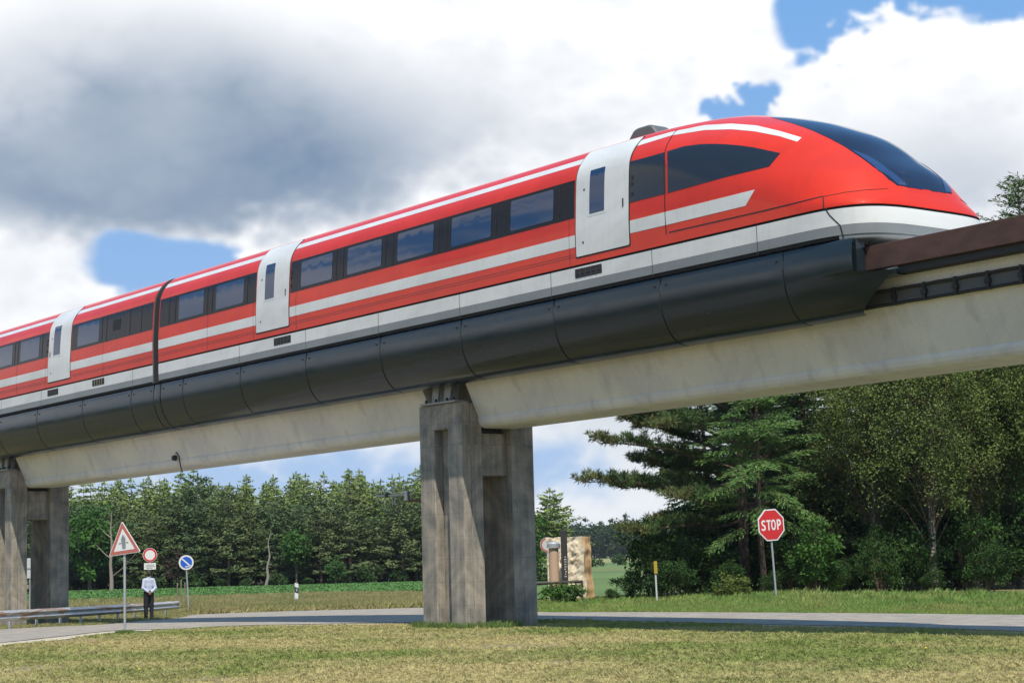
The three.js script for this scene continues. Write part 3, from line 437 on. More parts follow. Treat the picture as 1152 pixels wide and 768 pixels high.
lead.both('panel_seam', onSide(lineOf([[12.36, 7.03], [12.44, 6.9], [12.62, 6.7], [12.66, 6.49]], 0.02), 0.006, 0.06), gapMat);
{
  const edge = [[871.5, 132.6], [884, 136], [897.3, 140.1], [912, 145.4], [926, 151.6], [940, 158.6], [954.6, 166.8], [969, 176.5], [983.3, 187.4], [1000.5, 201.7], [1010.5, 208.6], [1023.4, 210.9], [1038, 213.3]].map((p) => noseHit(...p)).filter(Boolean);
  const back = edge[0], front = edge[edge.length - 1];
  const near = edge.map(([X, y, w]) => [X, w]);
  // carry the lower edge round to the middle of the nose
  const xAt = (y, w) => XF(y) - DF(y) + DF(y) * Math.pow(Math.max(0, 1 - Math.pow(w / WT(tOfY(y)), PF(y))), 1 / PF(y));
  near.push([xAt(front[1] - 0.004, 0.07) - 0.012, 0.07], [xAt(front[1] - 0.005, 0) - 0.012, 0]);
  const first = near[0], start = [[first[0] - 0.5, 0], [first[0] - 0.42, first[1] * 0.45], [first[0] - 0.2, first[1] * 0.8]];
  const poly = [...start, ...near, ...near.slice(0, -1).reverse().map(([x, w]) => [x, -w]), ...start.slice(1).reverse().map(([x, w]) => [x, -w])];
  const map = (X, w) => V(X, topAt(X, w), w), nrm = (X, w) => { const e = 0.01, yx = (topAt(X + e, w) - topAt(X - e, w)) / (2 * e), yw = (topAt(X, w + e) - topAt(X, w - e)) / (2 * e); return V(-yx, 1, -yw).normalize(); };
  const glass = lead.add('windscreen', lay(poly, map, nrm, 0.006, 0.09), noseGlass);
  const q = [[957.5, 168], [977.5, 175.5], [1000.5, 191.5], [1021, 209.4], [1011, 207.8], [989, 192], [969, 175.6]].map((p) => noseHit(...p)).filter(Boolean).map(([X, y, w]) => [X, w]);
  for (const s of [1, -1]) lead.add('side_pane', lay(q.map(([x, w]) => [x, s * w]), map, nrm, 0.014, 0.08), phys(lin(0.02, 0.04, 0.11), 0.05, { ior: 1.7 }), glass);
}
// aerial housing on the roof
{ const s = new THREE.Shape(); s.moveTo(-0.52, 0); s.lineTo(-0.30, 0.21); s.quadraticCurveTo(-0.27, 0.24, -0.18, 0.25); s.lineTo(0.12, 0.25); s.quadraticCurveTo(0.2, 0.24, 0.24, 0.19); s.lineTo(0.42, 0); s.closePath(); const g = new THREE.ExtrudeGeometry(s, { depth: 0.34, bevelEnabled: true, bevelSize: 0.05, bevelThickness: 0.07, bevelSegments: 3 }); g.translate(6.75, 9.49, 0.35); lead.add('aerial_housing', g, std(lin(0.10, 0.11, 0.105), 0.5)); }
// roof edge line
// ------------------------------------------------------------------ vegetation
// a bag of leaf-sized faces with their own colours
class Leaves {
  constructor() { this.p = []; this.n = []; this.c = []; this.i = []; }
  // rhombic leaf: from a along d (length l), half-width w across s
  add(a, d, s, l, w, col) {
    const k = this.p.length / 3, nx = d.y * s.z - d.z * s.y, ny = d.z * s.x - d.x * s.z, nz = d.x * s.y - d.y * s.x, m = l * 0.45, q = l * 0.06;
    this.p.push(a.x, a.y, a.z, a.x + d.x * m + s.x * w + nx * q, a.y + d.y * m + s.y * w + ny * q, a.z + d.z * m + s.z * w + nz * q, a.x + d.x * l, a.y + d.y * l, a.z + d.z * l, a.x + d.x * m - s.x * w + nx * q, a.y + d.y * m - s.y * w + ny * q, a.z + d.z * m - s.z * w + nz * q);
    for (let t = 0; t < 4; t++) this.c.push(col[0], col[1], col[2]);
    this.i.push(k, k + 2, k + 1, k, k + 3, k + 2);
  }
  geometry() { const g = new THREE.BufferGeometry(); g.setAttribute('position', new THREE.Float32BufferAttribute(this.p, 3)); g.setAttribute('color', new THREE.Float32BufferAttribute(this.c, 3)); g.setIndex(this.i); return g; }
}
const leafMat = phys(lin(1, 1, 1), 0.75, { vertexColors: true, side: THREE.DoubleSide, transmission: 0.38, thickness: 0, specularIntensity: 0.3 });
const needleMat = std(lin(1, 1, 1), 0.8, { vertexColors: true, side: THREE.DoubleSide });
const barkMap = tex(256, 512, (u, v) => { const a = fbm(u * 22, v * 9, 4, 4), b = tn(u, v, 6, 3, 3); const k = 1 + a * 1.1 + b * 0.5; return [104 * k, 88 * k, 74 * k]; });
const barkMat = std(lin(1, 1, 1), 0.95, { map: barkMap });
const birchMap = tex(256, 512, (u, v) => { const a = fbm(u * 5, v * 40, 2, 3), b = tn(u, v, 5, 4, 8); const d = a + b * 0.8 > 0.2 ? 0.25 : 1; const k = d * (1 + b * 0.3); return [150 * k, 140 * k, 122 * k]; });
const birchMat = std(lin(1, 1, 1), 0.85, { map: birchMap });
const rv = (R) => { const a = R() * 2 * Math.PI, z = R() * 2 - 1, r = Math.sqrt(1 - z * z); return V(r * Math.cos(a), z, r * Math.sin(a)); };
const perp = (d, R) => { const r = rv(R); r.addScaledVector(d, -r.dot(d)); return r.normalize(); };
const jit = (c, R, k = 0.3) => { const m = 1 + (R() - 0.5) * 2 * k, h = (R() - 0.5) * 0.2; return [Math.max(0, c[0] * m * (1 + h)), c[1] * m, Math.max(0, c[2] * m * (1 - h))]; };

// needles along a branch: side twigs with rhombic sprays; s scales the spray size
function sprays(L, pts, R, col, spray, every, width, droop, from = 0.2, thin = 0.2) {
  let total = 0; for (let i = 1; i < pts.length; i++) total += pts[i].distanceTo(pts[i - 1]);
  let run = 0;
  for (let i = 1; i < pts.length; i++) {
    const a = pts[i - 1], b = pts[i], len = a.distanceTo(b), d = b.clone().sub(a).normalize();
    for (let t = 0; t < len; t += every * (0.7 + 0.6 * R())) {
      const f = (run + t) / total; if (f < from) continue;
      const p = a.clone().addScaledVector(d, t), reach = width * (0.35 + 0.65 * Math.sin(Math.min(1, (1 - f) * 1.6 + 0.18) * 1.5)) * (0.6 + 0.6 * R());
      for (const sgn of [1, -1]) {
        const side = V(-d.z, 0, d.x).multiplyScalar(sgn).addScaledVector(d, 0.7).add(V(0, (R() - 0.5) * 0.5 - droop, 0)).normalize();
        const n = Math.max(1, Math.round(reach / (spray * 0.62)));
        for (let k = 0; k < n; k++) { const q = p.clone().addScaledVector(side, reach * k / n); q.y -= droop * 0.4 * (reach * k / n); const dir = side.clone().add(rv(R).multiplyScalar(0.45)).normalize(); L.add(q, dir, perp(dir, R), spray * (0.7 + 0.6 * R()), spray * thin * (0.7 + 0.6 * R()), jit(col, R)); }
      }
    }
    run += len;
  }
}
// a conifer standing at 0: trunk and crown geometries
function conifer({ seed, H, spread, base = 0.12, whorl = 0.4, per = 5, spray = 0.3, every = 0.22, width = 0.4, rise = 0.1, droop = 0.25, col, power = 0.8, open = 0, trunkR, thin = 0.2, wild = 0.25 }) {
  const R = rngOf(seed), L = new Leaves(), wood = [], lean = V((R() - 0.5) * 0.05, 0, (R() - 0.5) * 0.05), at = (h) => V(lean.x * h + 0.05 * Math.sin(h * 0.9 + seed), h, lean.z * h + 0.05 * Math.cos(h * 0.7 + seed));
  const tp = []; for (let k = 0; k <= 14; k++) tp.push(at(-0.2 + (H + 0.2) * k / 14)); const r0 = trunkR ?? H * 0.013;
  const trunk = tube(tp, (t) => r0 * (1 - t) + 0.012, 8);
  for (let h = H * base; h < H * 0.985; h += whorl * (0.7 + 0.6 * R())) {
    const f = h / H, len = spread * Math.pow(1 - f, power) * (0.75 + 0.5 * R()) * (f < base + 0.12 ? 0.55 + R() * 0.5 : 1) + 0.12, n = Math.max(3, Math.round(per * (0.5 + 0.6 * (1 - f)) + R())), a0 = R() * 6.28;
    for (let k = 0; k < n; k++) {
      if (R() < open) continue;
      const a = a0 + k / n * 6.283 + (R() - 0.5) * 0.5, l = len * (0.75 + 0.45 * R()), o = at(h + (R() - 0.5) * whorl * 0.5), pts = [];
      const up = rise + (f - 0.5) * 0.5 + (R() - 0.5) * wild;
      for (let m = 0; m <= 4; m++) { const u = m / 4; pts.push(V(o.x + Math.cos(a) * l * u, o.y + l * (up * u - droop * u * u * 0.9 + 0.12 * u * u * u), o.z + Math.sin(a) * l * u)); }
      if (l > 0.5) wood.push(tube(pts, (t) => Math.max(0.006, r0 * 0.22 * (1 - f * 0.6) * (1 - t)), 4));
      sprays(L, pts, R, col, spray, every, Math.min(width, l * 0.45), droop * 0.5, f < 0.4 ? 0.28 : 0.08, thin);
    }
  }
  for (let k = 0; k < 14; k++) { const p = at(H * (0.95 + 0.05 * R())), d = V((R() - 0.5) * 0.9, 1, (R() - 0.5) * 0.9).normalize(); L.add(p, d, perp(d, R), spray * 0.9, spray * 0.13, jit(col, R)); }
  return { trunk: mergeGeometries([trunk, ...wood]), crown: L.geometry() };
}
// a broadleaved tree or shrub: clumps of leaves carried by limbs
function broadleaf({ seed, H, rx, ry, cy, clumps, per, clump, leaf, col, col2, stem = 0.1, weep = 0, stems = 1, hollow = 0.35, skew = [0, 0], limb = 0.2 }) {
  const R = rngOf(seed), L = new Leaves(), wood = [], twigs = [], centres = [];
  const off = R() * 50;
  for (let k = 0; k < clumps; k++) {
    const d = rv(R), rr = Math.pow(mix(hollow, 1, R()), 0.6) * (0.82 + 0.7 * perlin.noise(d.x * 1.8 + off, d.y * 1.8, d.z * 1.8)); 
    const c = V(d.x * rx * rr + skew[0] * (d.y + 1) * 0.5, cy + d.y * ry * rr, d.z * rx * rr + skew[1] * (d.y + 1) * 0.5); if (c.y < 0.15) c.y = 0.15 + R() * 0.3; centres.push(c);
  }
  const trunks = [];
  for (let s = 0; s < stems; s++) {
    const a = R() * 6.28, sp = stems > 1 ? rx * 0.35 : 0, top = V(Math.cos(a) * sp + skew[0] * 0.5 + (R() - 0.5) * rx * 0.2, cy + ry * 0.7, Math.sin(a) * sp + skew[1] * 0.5 + (R() - 0.5) * rx * 0.2), foot = V(Math.cos(a) * sp * 0.3, -0.15, Math.sin(a) * sp * 0.3), pts = [];
    for (let k = 0; k <= 8; k++) { const u = k / 8; pts.push(foot.clone().lerp(top, u).add(V(Math.sin(u * 5 + s + seed) * 0.05 * H * 0.2, 0, Math.cos(u * 4 + s) * 0.05 * H * 0.2).multiplyScalar(u * (1 - u) * 4))); }
    trunks.push(pts); wood.push(tube(pts, (t) => stem * (1 - t * 0.85) * (1 + 0.35 * Math.exp(-t * 30)), 8));
  }
  centres.forEach((c, k) => {
    if (k % 2 === 0) { const tr = trunks[k % stems], u = clamp((c.y - 0.25 * ry) / (cy + ry)) * 0.85, a = tr[Math.floor(u * 7)].clone().lerp(tr[Math.floor(u * 7) + 1], (u * 7) % 1), m = a.clone().lerp(c, 0.5); m.y += 0.12 * a.distanceTo(c); const pts = [a, m, c]; twigs.push(tube(pts, (t) => Math.max(0.004, stem * limb * (1 - t * 0.9)), 4)); }
    const tone = R(), cc = col2 ? [mix(col[0], col2[0], tone), mix(col[1], col2[1], tone), mix(col[2], col2[2], tone)] : col, cr = clump * (0.6 + 0.7 * R());
    for (let q = 0; q < per; q++) {
      const d = rv(R), r = cr * Math.cbrt(R()), drop = weep * R() * R() * cr * 3; const p = V(c.x + d.x * r, c.y + d.y * r * 0.7 - drop, c.z + d.z * r); if (p.y < 0.05) p.y = 0.05 + 0.1 * R();
      const dir = rv(R); dir.y = dir.y * 0.6 - 0.25 - weep * 0.7; dir.normalize(); const side = perp(dir, R);
      L.add(p, dir, side, leaf * (0.6 + 0.7 * R()), leaf * 0.34 * (0.7 + 0.5 * R()), jit(cc, R, 0.25));
    }
  });
  return { trunk: mergeGeometries(wood), limbs: mergeGeometries(twigs), crown: L.geometry() };
}
function plant(name, label, category, pos, geo, leafM, woodM, { turn = 0, size = 1, group, tall = 1 } = {}) {
  const o = thing(name, label, category, pos, group); o.rotation.y = turn; o.scale.set(size, size * tall, size);
  part(category === 'tree' ? 'trunk' : 'stem', geo.trunk, woodM, o); if (geo.limbs) part('limbs', geo.limbs, barkMat, o); part(category === 'tree' ? 'crown' : 'foliage', geo.crown, leafM, o); return o;
}
const GREEN = { larch: [0.165, 0.225, 0.050], pine: [0.068, 0.115, 0.036], olive: [0.10, 0.135, 0.040], spruce: [0.036, 0.075, 0.024], leaf: [0.055, 0.13, 0.022], bright: [0.08, 0.19, 0.025], birch: [0.135, 0.20, 0.045], shrub: [0.05, 0.12, 0.02], dull: [0.065, 0.10, 0.035] };

// plantation behind the crop field: rows of young conifers, the front ones bushier and lower
const wood = [];
for (let k = 0; k < 4; k++) wood.push(conifer({ seed: 11 + k, H: 10, spread: 2.4, base: 0.16, whorl: 0.34, per: 7, spray: 0.27, every: 0.23, width: 0.6, rise: 0.3, droop: 0.32, thin: 0.26, col: GREEN.larch, power: 0.72 }));
const pines = [];
for (let k = 0; k < 4; k++) pines.push(conifer({ seed: 31 + k, H: 7.4, spread: 2.9, base: 0.14, whorl: 0.36, per: 6, spray: 0.27, every: 0.21, width: 0.66, rise: 0.35, droop: 0.2, thin: 0.24, col: k % 2 ? GREEN.olive : GREEN.pine, power: 0.55, open: 0.12, trunkR: 0.13 }));
{
  const R = rngOf(77);
  const rows = [[140.5, 0], [143, 0], [146, 1], [149.5, 1], [153, 1], [157, 1], [162, 1]];
  rows.forEach(([Z, kind], r) => {
    for (let px = 40 - r * 6; px < 505; px += (kind ? 24 : 30) * (0.8 + 0.4 * R())) {
      const p = gd(px + (R() - 0.5) * 12, Z + (R() - 0.5) * 2.5);
      if (kind === 0) plant('pine_tree', 'low bushy pine at the front edge of the wood behind the crop field', 'tree', p, pines[Math.floor(R() * 4)], needleMat, barkMat, { turn: R() * 6.28, size: 0.76 + 0.32 * R(), tall: 0.82 + 0.3 * R(), group: 'bushy pines at the edge of the wood' });
      else plant('larch_tree', 'slender feathery conifer standing in the rows of the wood behind the crop field', 'tree', p, wood[Math.floor(R() * 4)], needleMat, barkMat, { turn: R() * 6.28, size: (0.80 + 0.1 * R()) * (1 + 0.012 * r), tall: 0.9 + 0.14 * R(), group: 'slender conifers of the wood' });
    }
  });
}
const oakA = broadleaf({ seed: 5, H: 7, rx: 2.4, ry: 2.9, cy: 3.7, clumps: 90, per: 46, clump: 0.62, leaf: 0.3, col: GREEN.leaf, col2: GREEN.bright, stem: 0.13 });
plant('broadleaf_tree', 'bright green broadleaf tree at the left end of the wood, by the bare trunk', 'tree', gd(101, 136.5), oakA, leafMat, barkMat, { size: 1.05, turn: 1 });
plant('broadleaf_tree', 'small bright green broadleaf tree between the dark pines, near the white marker post', 'tree', gd(334, 138), broadleaf({ seed: 6, H: 4.6, rx: 1.25, ry: 1.75, cy: 2.9, clumps: 46, per: 44, clump: 0.5, leaf: 0.27, col: GREEN.leaf, col2: GREEN.bright, stem: 0.09 }), leafMat, barkMat);
plant('shrub', 'dark red leaved shrub at the wood edge behind the blue sign', 'shrub', gd(199, 134), broadleaf({ seed: 8, H: 2.4, rx: 1.1, ry: 1.1, cy: 1.9, clumps: 26, per: 34, clump: 0.4, leaf: 0.22, col: [0.06, 0.02, 0.02], col2: [0.05, 0.05, 0.02], stem: 0.05 }), leafMat, barkMat);
plant('shrub', 'small round green shrub in front of the wood, right of the marker post', 'shrub', gd(378, 133), broadleaf({ seed: 9, H: 2, rx: 0.9, ry: 0.8, cy: 1.25, clumps: 22, per: 34, clump: 0.34, leaf: 0.2, col: GREEN.leaf, col2: GREEN.shrub, stem: 0.05 }), leafMat, barkMat);
{ // bare and crooked trunks at the wood's edge
  const dead = gd(125, 131), o = thing('bare_tree', 'bare pale dead trunk with a few limbs, sawn foot showing', 'tree', dead);
  part('trunk', tube([V(0, -0.1, 0), V(0.02, 0.9, 0), V(-0.05, 2, 0.05), V(0.06, 3.4, 0), V(-0.02, 4.6, 0.05), V(0.05, 5.8, 0)], (t) => 0.15 * (1 - t) + 0.02, 8), std(lin(0.26, 0.21, 0.16), 0.9), o);
  for (const [h, a, l] of [[1.1, 0.2, 1.9], [2.4, 2.8, 1.3], [3.3, 0.4, 1.0], [3.9, 3.3, 0.9], [4.6, 0.1, 0.6]]) part('limb', tube([V(0, h, 0), V(Math.cos(a) * l * 0.5 * 0.6, h + l * 0.35, -Math.cos(a) * l * 0.5 * 0.7), V(Math.cos(a) * l * 0.65, h + l * 0.9, -Math.cos(a) * l * 0.75)], (t) => 0.05 * (1 - t) + 0.01, 5), std(lin(0.24, 0.2, 0.16), 0.9), o);
  const cr = thing('crooked_tree', 'thin crooked pale trunk leaning at the wood edge left of the marker post', 'tree', gd(298, 134));
  part('trunk', tube([V(0, -0.1, 0), V(0.14, 0.8, -0.18), V(0.1, 1.5, -0.13), V(0.22, 2.3, -0.3), V(0.14, 3.3, -0.2), V(0.3, 4.2, -0.4)], (t) => 0.11 * (1 - t) + 0.02, 7), std(lin(0.25, 0.22, 0.18), 0.9), cr);
  part('crown', broadleaf({ seed: 12, H: 3, rx: 0.9, ry: 0.8, cy: 3.9, clumps: 12, per: 30, clump: 0.35, leaf: 0.2, col: GREEN.olive, stem: 0.03 }).crown, leafMat, cr);
}
// undergrowth along the foot of the plantation
{ const R = rngOf(15), s = [0, 1, 2].map((k) => broadleaf({ seed: 50 + k, H: 1.2, rx: 0.9, ry: 0.5, cy: 0.55, clumps: 16, per: 30, clump: 0.3, leaf: 0.2, col: GREEN.dull, col2: GREEN.shrub, stem: 0.03 }));
  for (const Z of [149, 157, 168]) for (let px = 50; px < 500; px += 22) plant('hazel', 'bushy dark hazel standing between the trunks of the wood behind the crop field', 'bush', gd(px + 14 * R(), Z + 3 * R()), s[Math.floor(R() * 3)], leafMat, barkMat, { turn: R() * 6.28, size: 2.0 + 1.0 * R(), group: 'hazels inside the wood' });
  for (let px = 66; px < 480; px += 34) plant('bramble', 'low bramble bush at the foot of the wood', 'bush', gd(px + 14 * R(), 137.5 + 2 * R()), s[Math.floor(R() * 3)], leafMat, barkMat, { turn: R() * 6.28, size: 0.7 + 0.7 * R(), group: 'low brambles along the wood' }); }

// far tree belt across the meadow, and single shrubs in it
{ const R = rngOf(21), v = [0, 1, 2].map((k) => broadleaf({ seed: 60 + k, H: 11, rx: 3.6, ry: 5.4, cy: 5.2, clumps: 100, per: 28, clump: 1.15, leaf: 0.8, col: [0.05, 0.085, 0.035], col2: [0.065, 0.11, 0.04], stem: 0.2 }));
  for (const Z of [470, 482, 496]) for (let px = 560; px < 860; px += 17 * (0.7 + 0.6 * R())) plant('far_tree', 'round tree in the far belt across the meadow', 'tree', gd(px, Z + 8 * R()), v[Math.floor(R() * 3)], leafMat, barkMat, { turn: R() * 6.28, size: 0.72 + 0.35 * R(), group: 'trees of the far belt' }); }
plant('shrub', 'round green bush standing alone in the meadow, in front of the far belt', 'bush', gd(695, 235), broadleaf({ seed: 70, H: 2.2, rx: 1.1, ry: 0.9, cy: 0.95, clumps: 30, per: 30, clump: 0.4, leaf: 0.28, col: GREEN.dull, col2: GREEN.leaf, stem: 0.06 }), leafMat, barkMat);
plant('shrub', 'low wide bush in the meadow right behind the stone block', 'bush', gd(668, 230), broadleaf({ seed: 71, H: 2, rx: 1.3, ry: 0.6, cy: 0.6, clumps: 26, per: 30, clump: 0.4, leaf: 0.28, col: GREEN.dull, col2: GREEN.leaf, stem: 0.06 }), leafMat, barkMat);
// tree behind the pier and the stone block
plant('larch_tree', 'broad soft green conifer behind the pier and the stone block', 'tree', gd(622, 128), conifer({ seed: 90, H: 6.4, spread: 2.9, base: 0.04, whorl: 0.26, per: 7, spray: 0.3, every: 0.2, width: 0.6, rise: 0.3, droop: 0.25, col: GREEN.larch, power: 0.7 }), needleMat, barkMat);
plant('broadleaf_tree', 'dense dark green broadleaf tree hidden behind the pier', 'tree', gd(588, 112), broadleaf({ seed: 91, H: 5, rx: 2, ry: 2.2, cy: 2.6, clumps: 70, per: 44, clump: 0.55, leaf: 0.24, col: GREEN.shrub, col2: GREEN.leaf, stem: 0.12 }), leafMat, barkMat);

// ---- the wood to the right of the road
// big pine with long boughs: explicit boughs towards places in the picture
{
  const R = rngOf(101), p0 = gd(838, 60.5), o = thing('pine_tree', 'tall dark pine beside the stop sign, long boughs reaching over the meadow', 'tree', p0), L = new Leaves(), wd = [];
  const spine = (h) => V(-0.045 * h * 0.6 + 0.08 * Math.sin(h * 0.6), h, -0.05 * h * 0.4), tp = []; for (let k = 0; k <= 16; k++) tp.push(spine(-0.3 + 13.8 * k / 16));
  wd.push(tube(tp, (t) => 0.21 * (1 - t * 0.85), 10));
  const at3 = (px, py, Z) => EYE.clone().addScaledVector(AX, (px - 576) / F * Z).addScaledVector(AY, (384 - py) / F * Z).addScaledVector(AZ, -Z).sub(p0);
  const bough = (h, tip, n, up, w, side = 1) => { // a bough from the trunk to a tip, with side branches carrying tufts
    const a = spine(h), pts = [], len0 = a.distanceTo(tip); for (let k = 0; k <= 6; k++) { const u = k / 6; const q = a.clone().lerp(tip, u); q.y += up * Math.sin(u * Math.PI) - 0.06 * len0 * Math.sin(u * Math.PI * 0.9) * (1 - u) + (R() - 0.5) * 0.16; pts.push(q); }
    wd.push(tube(pts, (t) => 0.055 * (1 - t) + 0.012, 5));
    const dir = tip.clone().sub(a), len = dir.length(); dir.normalize();
    for (let k = 0; k < n; k++) {
      const u = mix(0.22, 1, Math.pow((k + R()) / n, 0.8)), i = Math.min(5, Math.floor(u * 6)), b = pts[i].clone().lerp(pts[i + 1], u * 6 - i), s = V(-dir.z, 0, dir.x).multiplyScalar(k % 2 ? 1 : -1).addScaledVector(dir, 0.9).add(V(0, 0.22 + (R() - 0.5) * 0.9, 0)).normalize(), l = w * (0.5 + 0.6 * R()) * (1.1 - 0.5 * u), tw = [b, b.clone().addScaledVector(s, l * 0.5).add(V(0, 0.05, 0)), b.clone().addScaledVector(s, l).add(V(0, 0.02 + 0.15 * R(), 0))];
      wd.push(tube(tw, (t) => 0.018 * (1 - t) + 0.005, 3));
      const sub = Math.ceil(l / 0.16);
      for (let m = 0; m <= sub; m++) { const f = m / sub, c = f < 0.5 ? tw[0].clone().lerp(tw[1], f * 2) : tw[1].clone().lerp(tw[2], f * 2 - 1); if (f < 0.2) continue; const tone = jit(u > 0.85 ? [0.12, 0.14, 0.04] : [0.066, 0.115, 0.028], R, 0.25); for (let q = 0; q < 26; q++) { const d = rv(R); d.y = d.y * 0.75 + 0.3; d.addScaledVector(s, 0.55).normalize(); L.add(c.clone().addScaledVector(d, 0.02), d, perp(d, R), 0.15 + 0.1 * R(), 0.013, jit(tone, R, 0.2)); } }
    }
  };
  for (const [h, px, py, Z, n, up, w] of [[3.4, 656, 543, 58, 34, 0.25, 0.8], [4.2, 674, 500, 59, 34, 0.35, 0.8], [5.2, 690, 462, 60, 34, 0.3, 0.9], [2.9, 707, 598, 57.5, 28, -0.05, 0.75], [3.8, 700, 552, 61, 28, 0.1, 0.8], [4.6, 716, 520, 62, 28, 0.2, 0.9], [6.2, 700, 425, 60, 30, 0.3, 0.9], [2.5, 735, 588, 59, 22, 0, 0.8], [3.0, 762, 560, 57, 24, 0.1, 0.9], [5.6, 745, 480, 58, 30, 0.2, 1]]) bough(h, at3(px, py, Z), n, up, w);
  for (let k = 0; k < 40; k++) { const h = mix(2.8, 12.8, k / 40), a = R() * 6.28, l = mix(4.2, 0.9, Math.pow(k / 40, 1.2)) * (0.7 + 0.4 * R()); bough(h, spine(h).add(V(Math.cos(a) * l, (R() * 0.55 - 0.12) * l, Math.sin(a) * l)), Math.round(12 + l * 5), 0.12, 0.9); }
  part('trunk', mergeGeometries(wd), barkMat, o); part('crown', L.geometry(), needleMat, o);
}
// spruces and larches behind and beside it
const bigSpruce = [0, 1, 2].map((k) => conifer({ seed: 120 + k, H: 14.5, spread: 3.3, base: 0.07, whorl: 0.34, per: 7, spray: 0.2, every: 0.13, width: 0.62, rise: 0.12, droop: 0.34, thin: 0.13, wild: 0.6, col: [0.055, 0.115, 0.028], power: 0.72, open: 0.1, trunkR: 0.17 }));
for (const [px, Z, s, t, k] of [[905, 63, 0.86, 0.4, 0], [948, 67, 0.95, 2.1, 1], [868, 66, 0.9, 3.7, 2], [1000, 71, 0.97, 5, 0], [800, 72, 0.82, 1.1, 1], [1088, 74, 0.92, 0.2, 2], [1040, 76, 0.98, 4.4, 1], [915, 74, 0.9, 2.8, 2], [846, 78, 0.9, 0.9, 0]])
  plant('spruce_tree', 'tall dark spruce in the shaded wood behind the stop sign', 'tree', gd(px, Z), bigSpruce[k], needleMat, barkMat, { turn: t, size: s, group: 'dark spruces of the roadside wood' });
plant('spruce_tree', 'bright tipped young spruce whose top rises above the guideway rail', 'tree', gd(1164, 70), conifer({ seed: 133, H: 15.9, spread: 3.4, base: 0.3, whorl: 0.22, per: 8, spray: 0.17, every: 0.1, width: 0.5, rise: 0.35, droop: 0.2, col: [0.075, 0.13, 0.032], power: 0.6, thin: 0.14, wild: 0.4, trunkR: 0.17 }), needleMat, barkMat, { turn: 1.3 });
plant('spruce_tree', 'slender spruce whose tip peeps out behind the train nose', 'tree', gd(1078, 66), bigSpruce[0], needleMat, barkMat, { turn: 0.4, size: 0.9, tall: 1.13 });
// soft hanging larch boughs lit by the sun, in front of the spruces
plant('larch_tree', 'light green larch with drooping sunlit boughs, close behind the stop sign', 'tree', gd(862, 58.2), conifer({ seed: 140, H: 8.2, spread: 2.7, base: 0.3, whorl: 0.26, per: 6, spray: 0.15, every: 0.07, width: 0.62, rise: 0.2, droop: 0.42, thin: 0.11, wild: 0.8, col: [0.095, 0.185, 0.036], power: 0.5, open: 0.3, trunkR: 0.1 }), needleMat, barkMat, { turn: 2.2 });
// birches: pale trunks, hanging twigs
const birches = [0, 1].map((k) => broadleaf({ seed: 150 + k, H: 11, rx: 3.0, ry: 4.8, cy: 6.8, clumps: 380, per: 90, clump: 0.5, leaf: 0.088, col: GREEN.birch, col2: [0.18, 0.225, 0.06], stem: 0.13, weep: 0.55, limb: 0.14 }));
for (const [px, Z, s, t, k, label] of [[1053, 58.5, 1, 0.3, 0, 'birch with a straight thick pale trunk and hanging olive foliage'], [1098, 60, 0.98, 2.2, 1, 'birch with a leaning thin trunk right of the thick pale one'], [1150, 61, 1, 4, 0, 'birch with dark stem at the far end of the roadside wood'], [990, 60.5, 0.96, 5.2, 1, 'birch half hidden by shrubs between stop sign and thick pale trunk'], [1190, 59, 1, 1, 1, 'birch beyond the others along the road to the right']])
  plant('birch_tree', label, 'tree', gd(px, Z), birches[k], leafMat, birchMat, { turn: t, size: s });
// trees on the other side of the lawn, mirrored in the train's glass and skirt
{ const R = rngOf(88), kinds = [[wood[0], needleMat, barkMat], [wood[2], needleMat, barkMat], [pines[1], needleMat, barkMat], [oakA, leafMat, barkMat]];
  for (let x = -125; x < 18; x += 5.2 + 3 * R()) { const z = 40 + 7 * R(), [g, lm, wm] = kinds[Math.floor(R() * 4)]; plant('lawn_tree', 'tree on the far side of the lawn, mirrored in the train', 'tree', V(x, groundHeight(x, z), z), g, lm, wm, { turn: R() * 6.28, size: (g === oakA ? 1.7 : g === pines[1] ? 1.6 : 1.25) * (0.85 + 0.35 * R()), group: 'trees across the lawn' }); } }
// dense shrubs under the trees
const shrubs = [0, 1, 2, 3].map((k) => broadleaf({ seed: 170 + k, H: 2.4, rx: 1.25, ry: 1.05, cy: 1.15, clumps: 75, per: 46, clump: 0.3, leaf: 0.115, col: [0.022, 0.058, 0.011], col2: [0.055, 0.13, 0.02], stem: 0.04, stems: 3 }));
{ const R = rngOf(33), label = 'leafy green shrub in the thicket under the roadside trees';
  for (const [a, b, step, Z0, s0] of [[690, 1200, 58, 56.3, 0.5], [735, 1210, 50, 58.3, 0.85], [780, 1220, 44, 61.5, 1.35], [770, 1220, 48, 66, 1.6], [760, 1230, 56, 73, 1.9]])
    for (let px = a; px < b; px += step * (0.8 + 0.4 * R())) plant('shrub', label, 'shrub', gd(px, Z0 + 1.2 * R()), shrubs[Math.floor(R() * 4)], leafMat, barkMat, { turn: R() * 6.28, size: s0 * (0.45 + 0.95 * R()), tall: 0.75 + 0.7 * R(), group: 'thicket under the roadside trees' }); }
plant('shrub', 'taller bright leaved shrub standing out right of the stop sign', 'shrub', gd(917, 56.6), broadleaf({ seed: 190, H: 2.6, rx: 0.95, ry: 1.15, cy: 1.3, clumps: 80, per: 50, clump: 0.27, leaf: 0.12, col: GREEN.leaf, col2: GREEN.bright, stem: 0.04, stems: 3 }), leafMat, barkMat);
plant('shrub', 'yellowish green low shrub at the verge left of the stop sign', 'shrub', gd(822, 54.6), broadleaf({ seed: 191, H: 1, rx: 0.7, ry: 0.4, cy: 0.45, clumps: 30, per: 40, clump: 0.2, leaf: 0.09, col: [0.10, 0.16, 0.025], col2: [0.14, 0.17, 0.028], stem: 0.02, stems: 3 }), leafMat, barkMat);
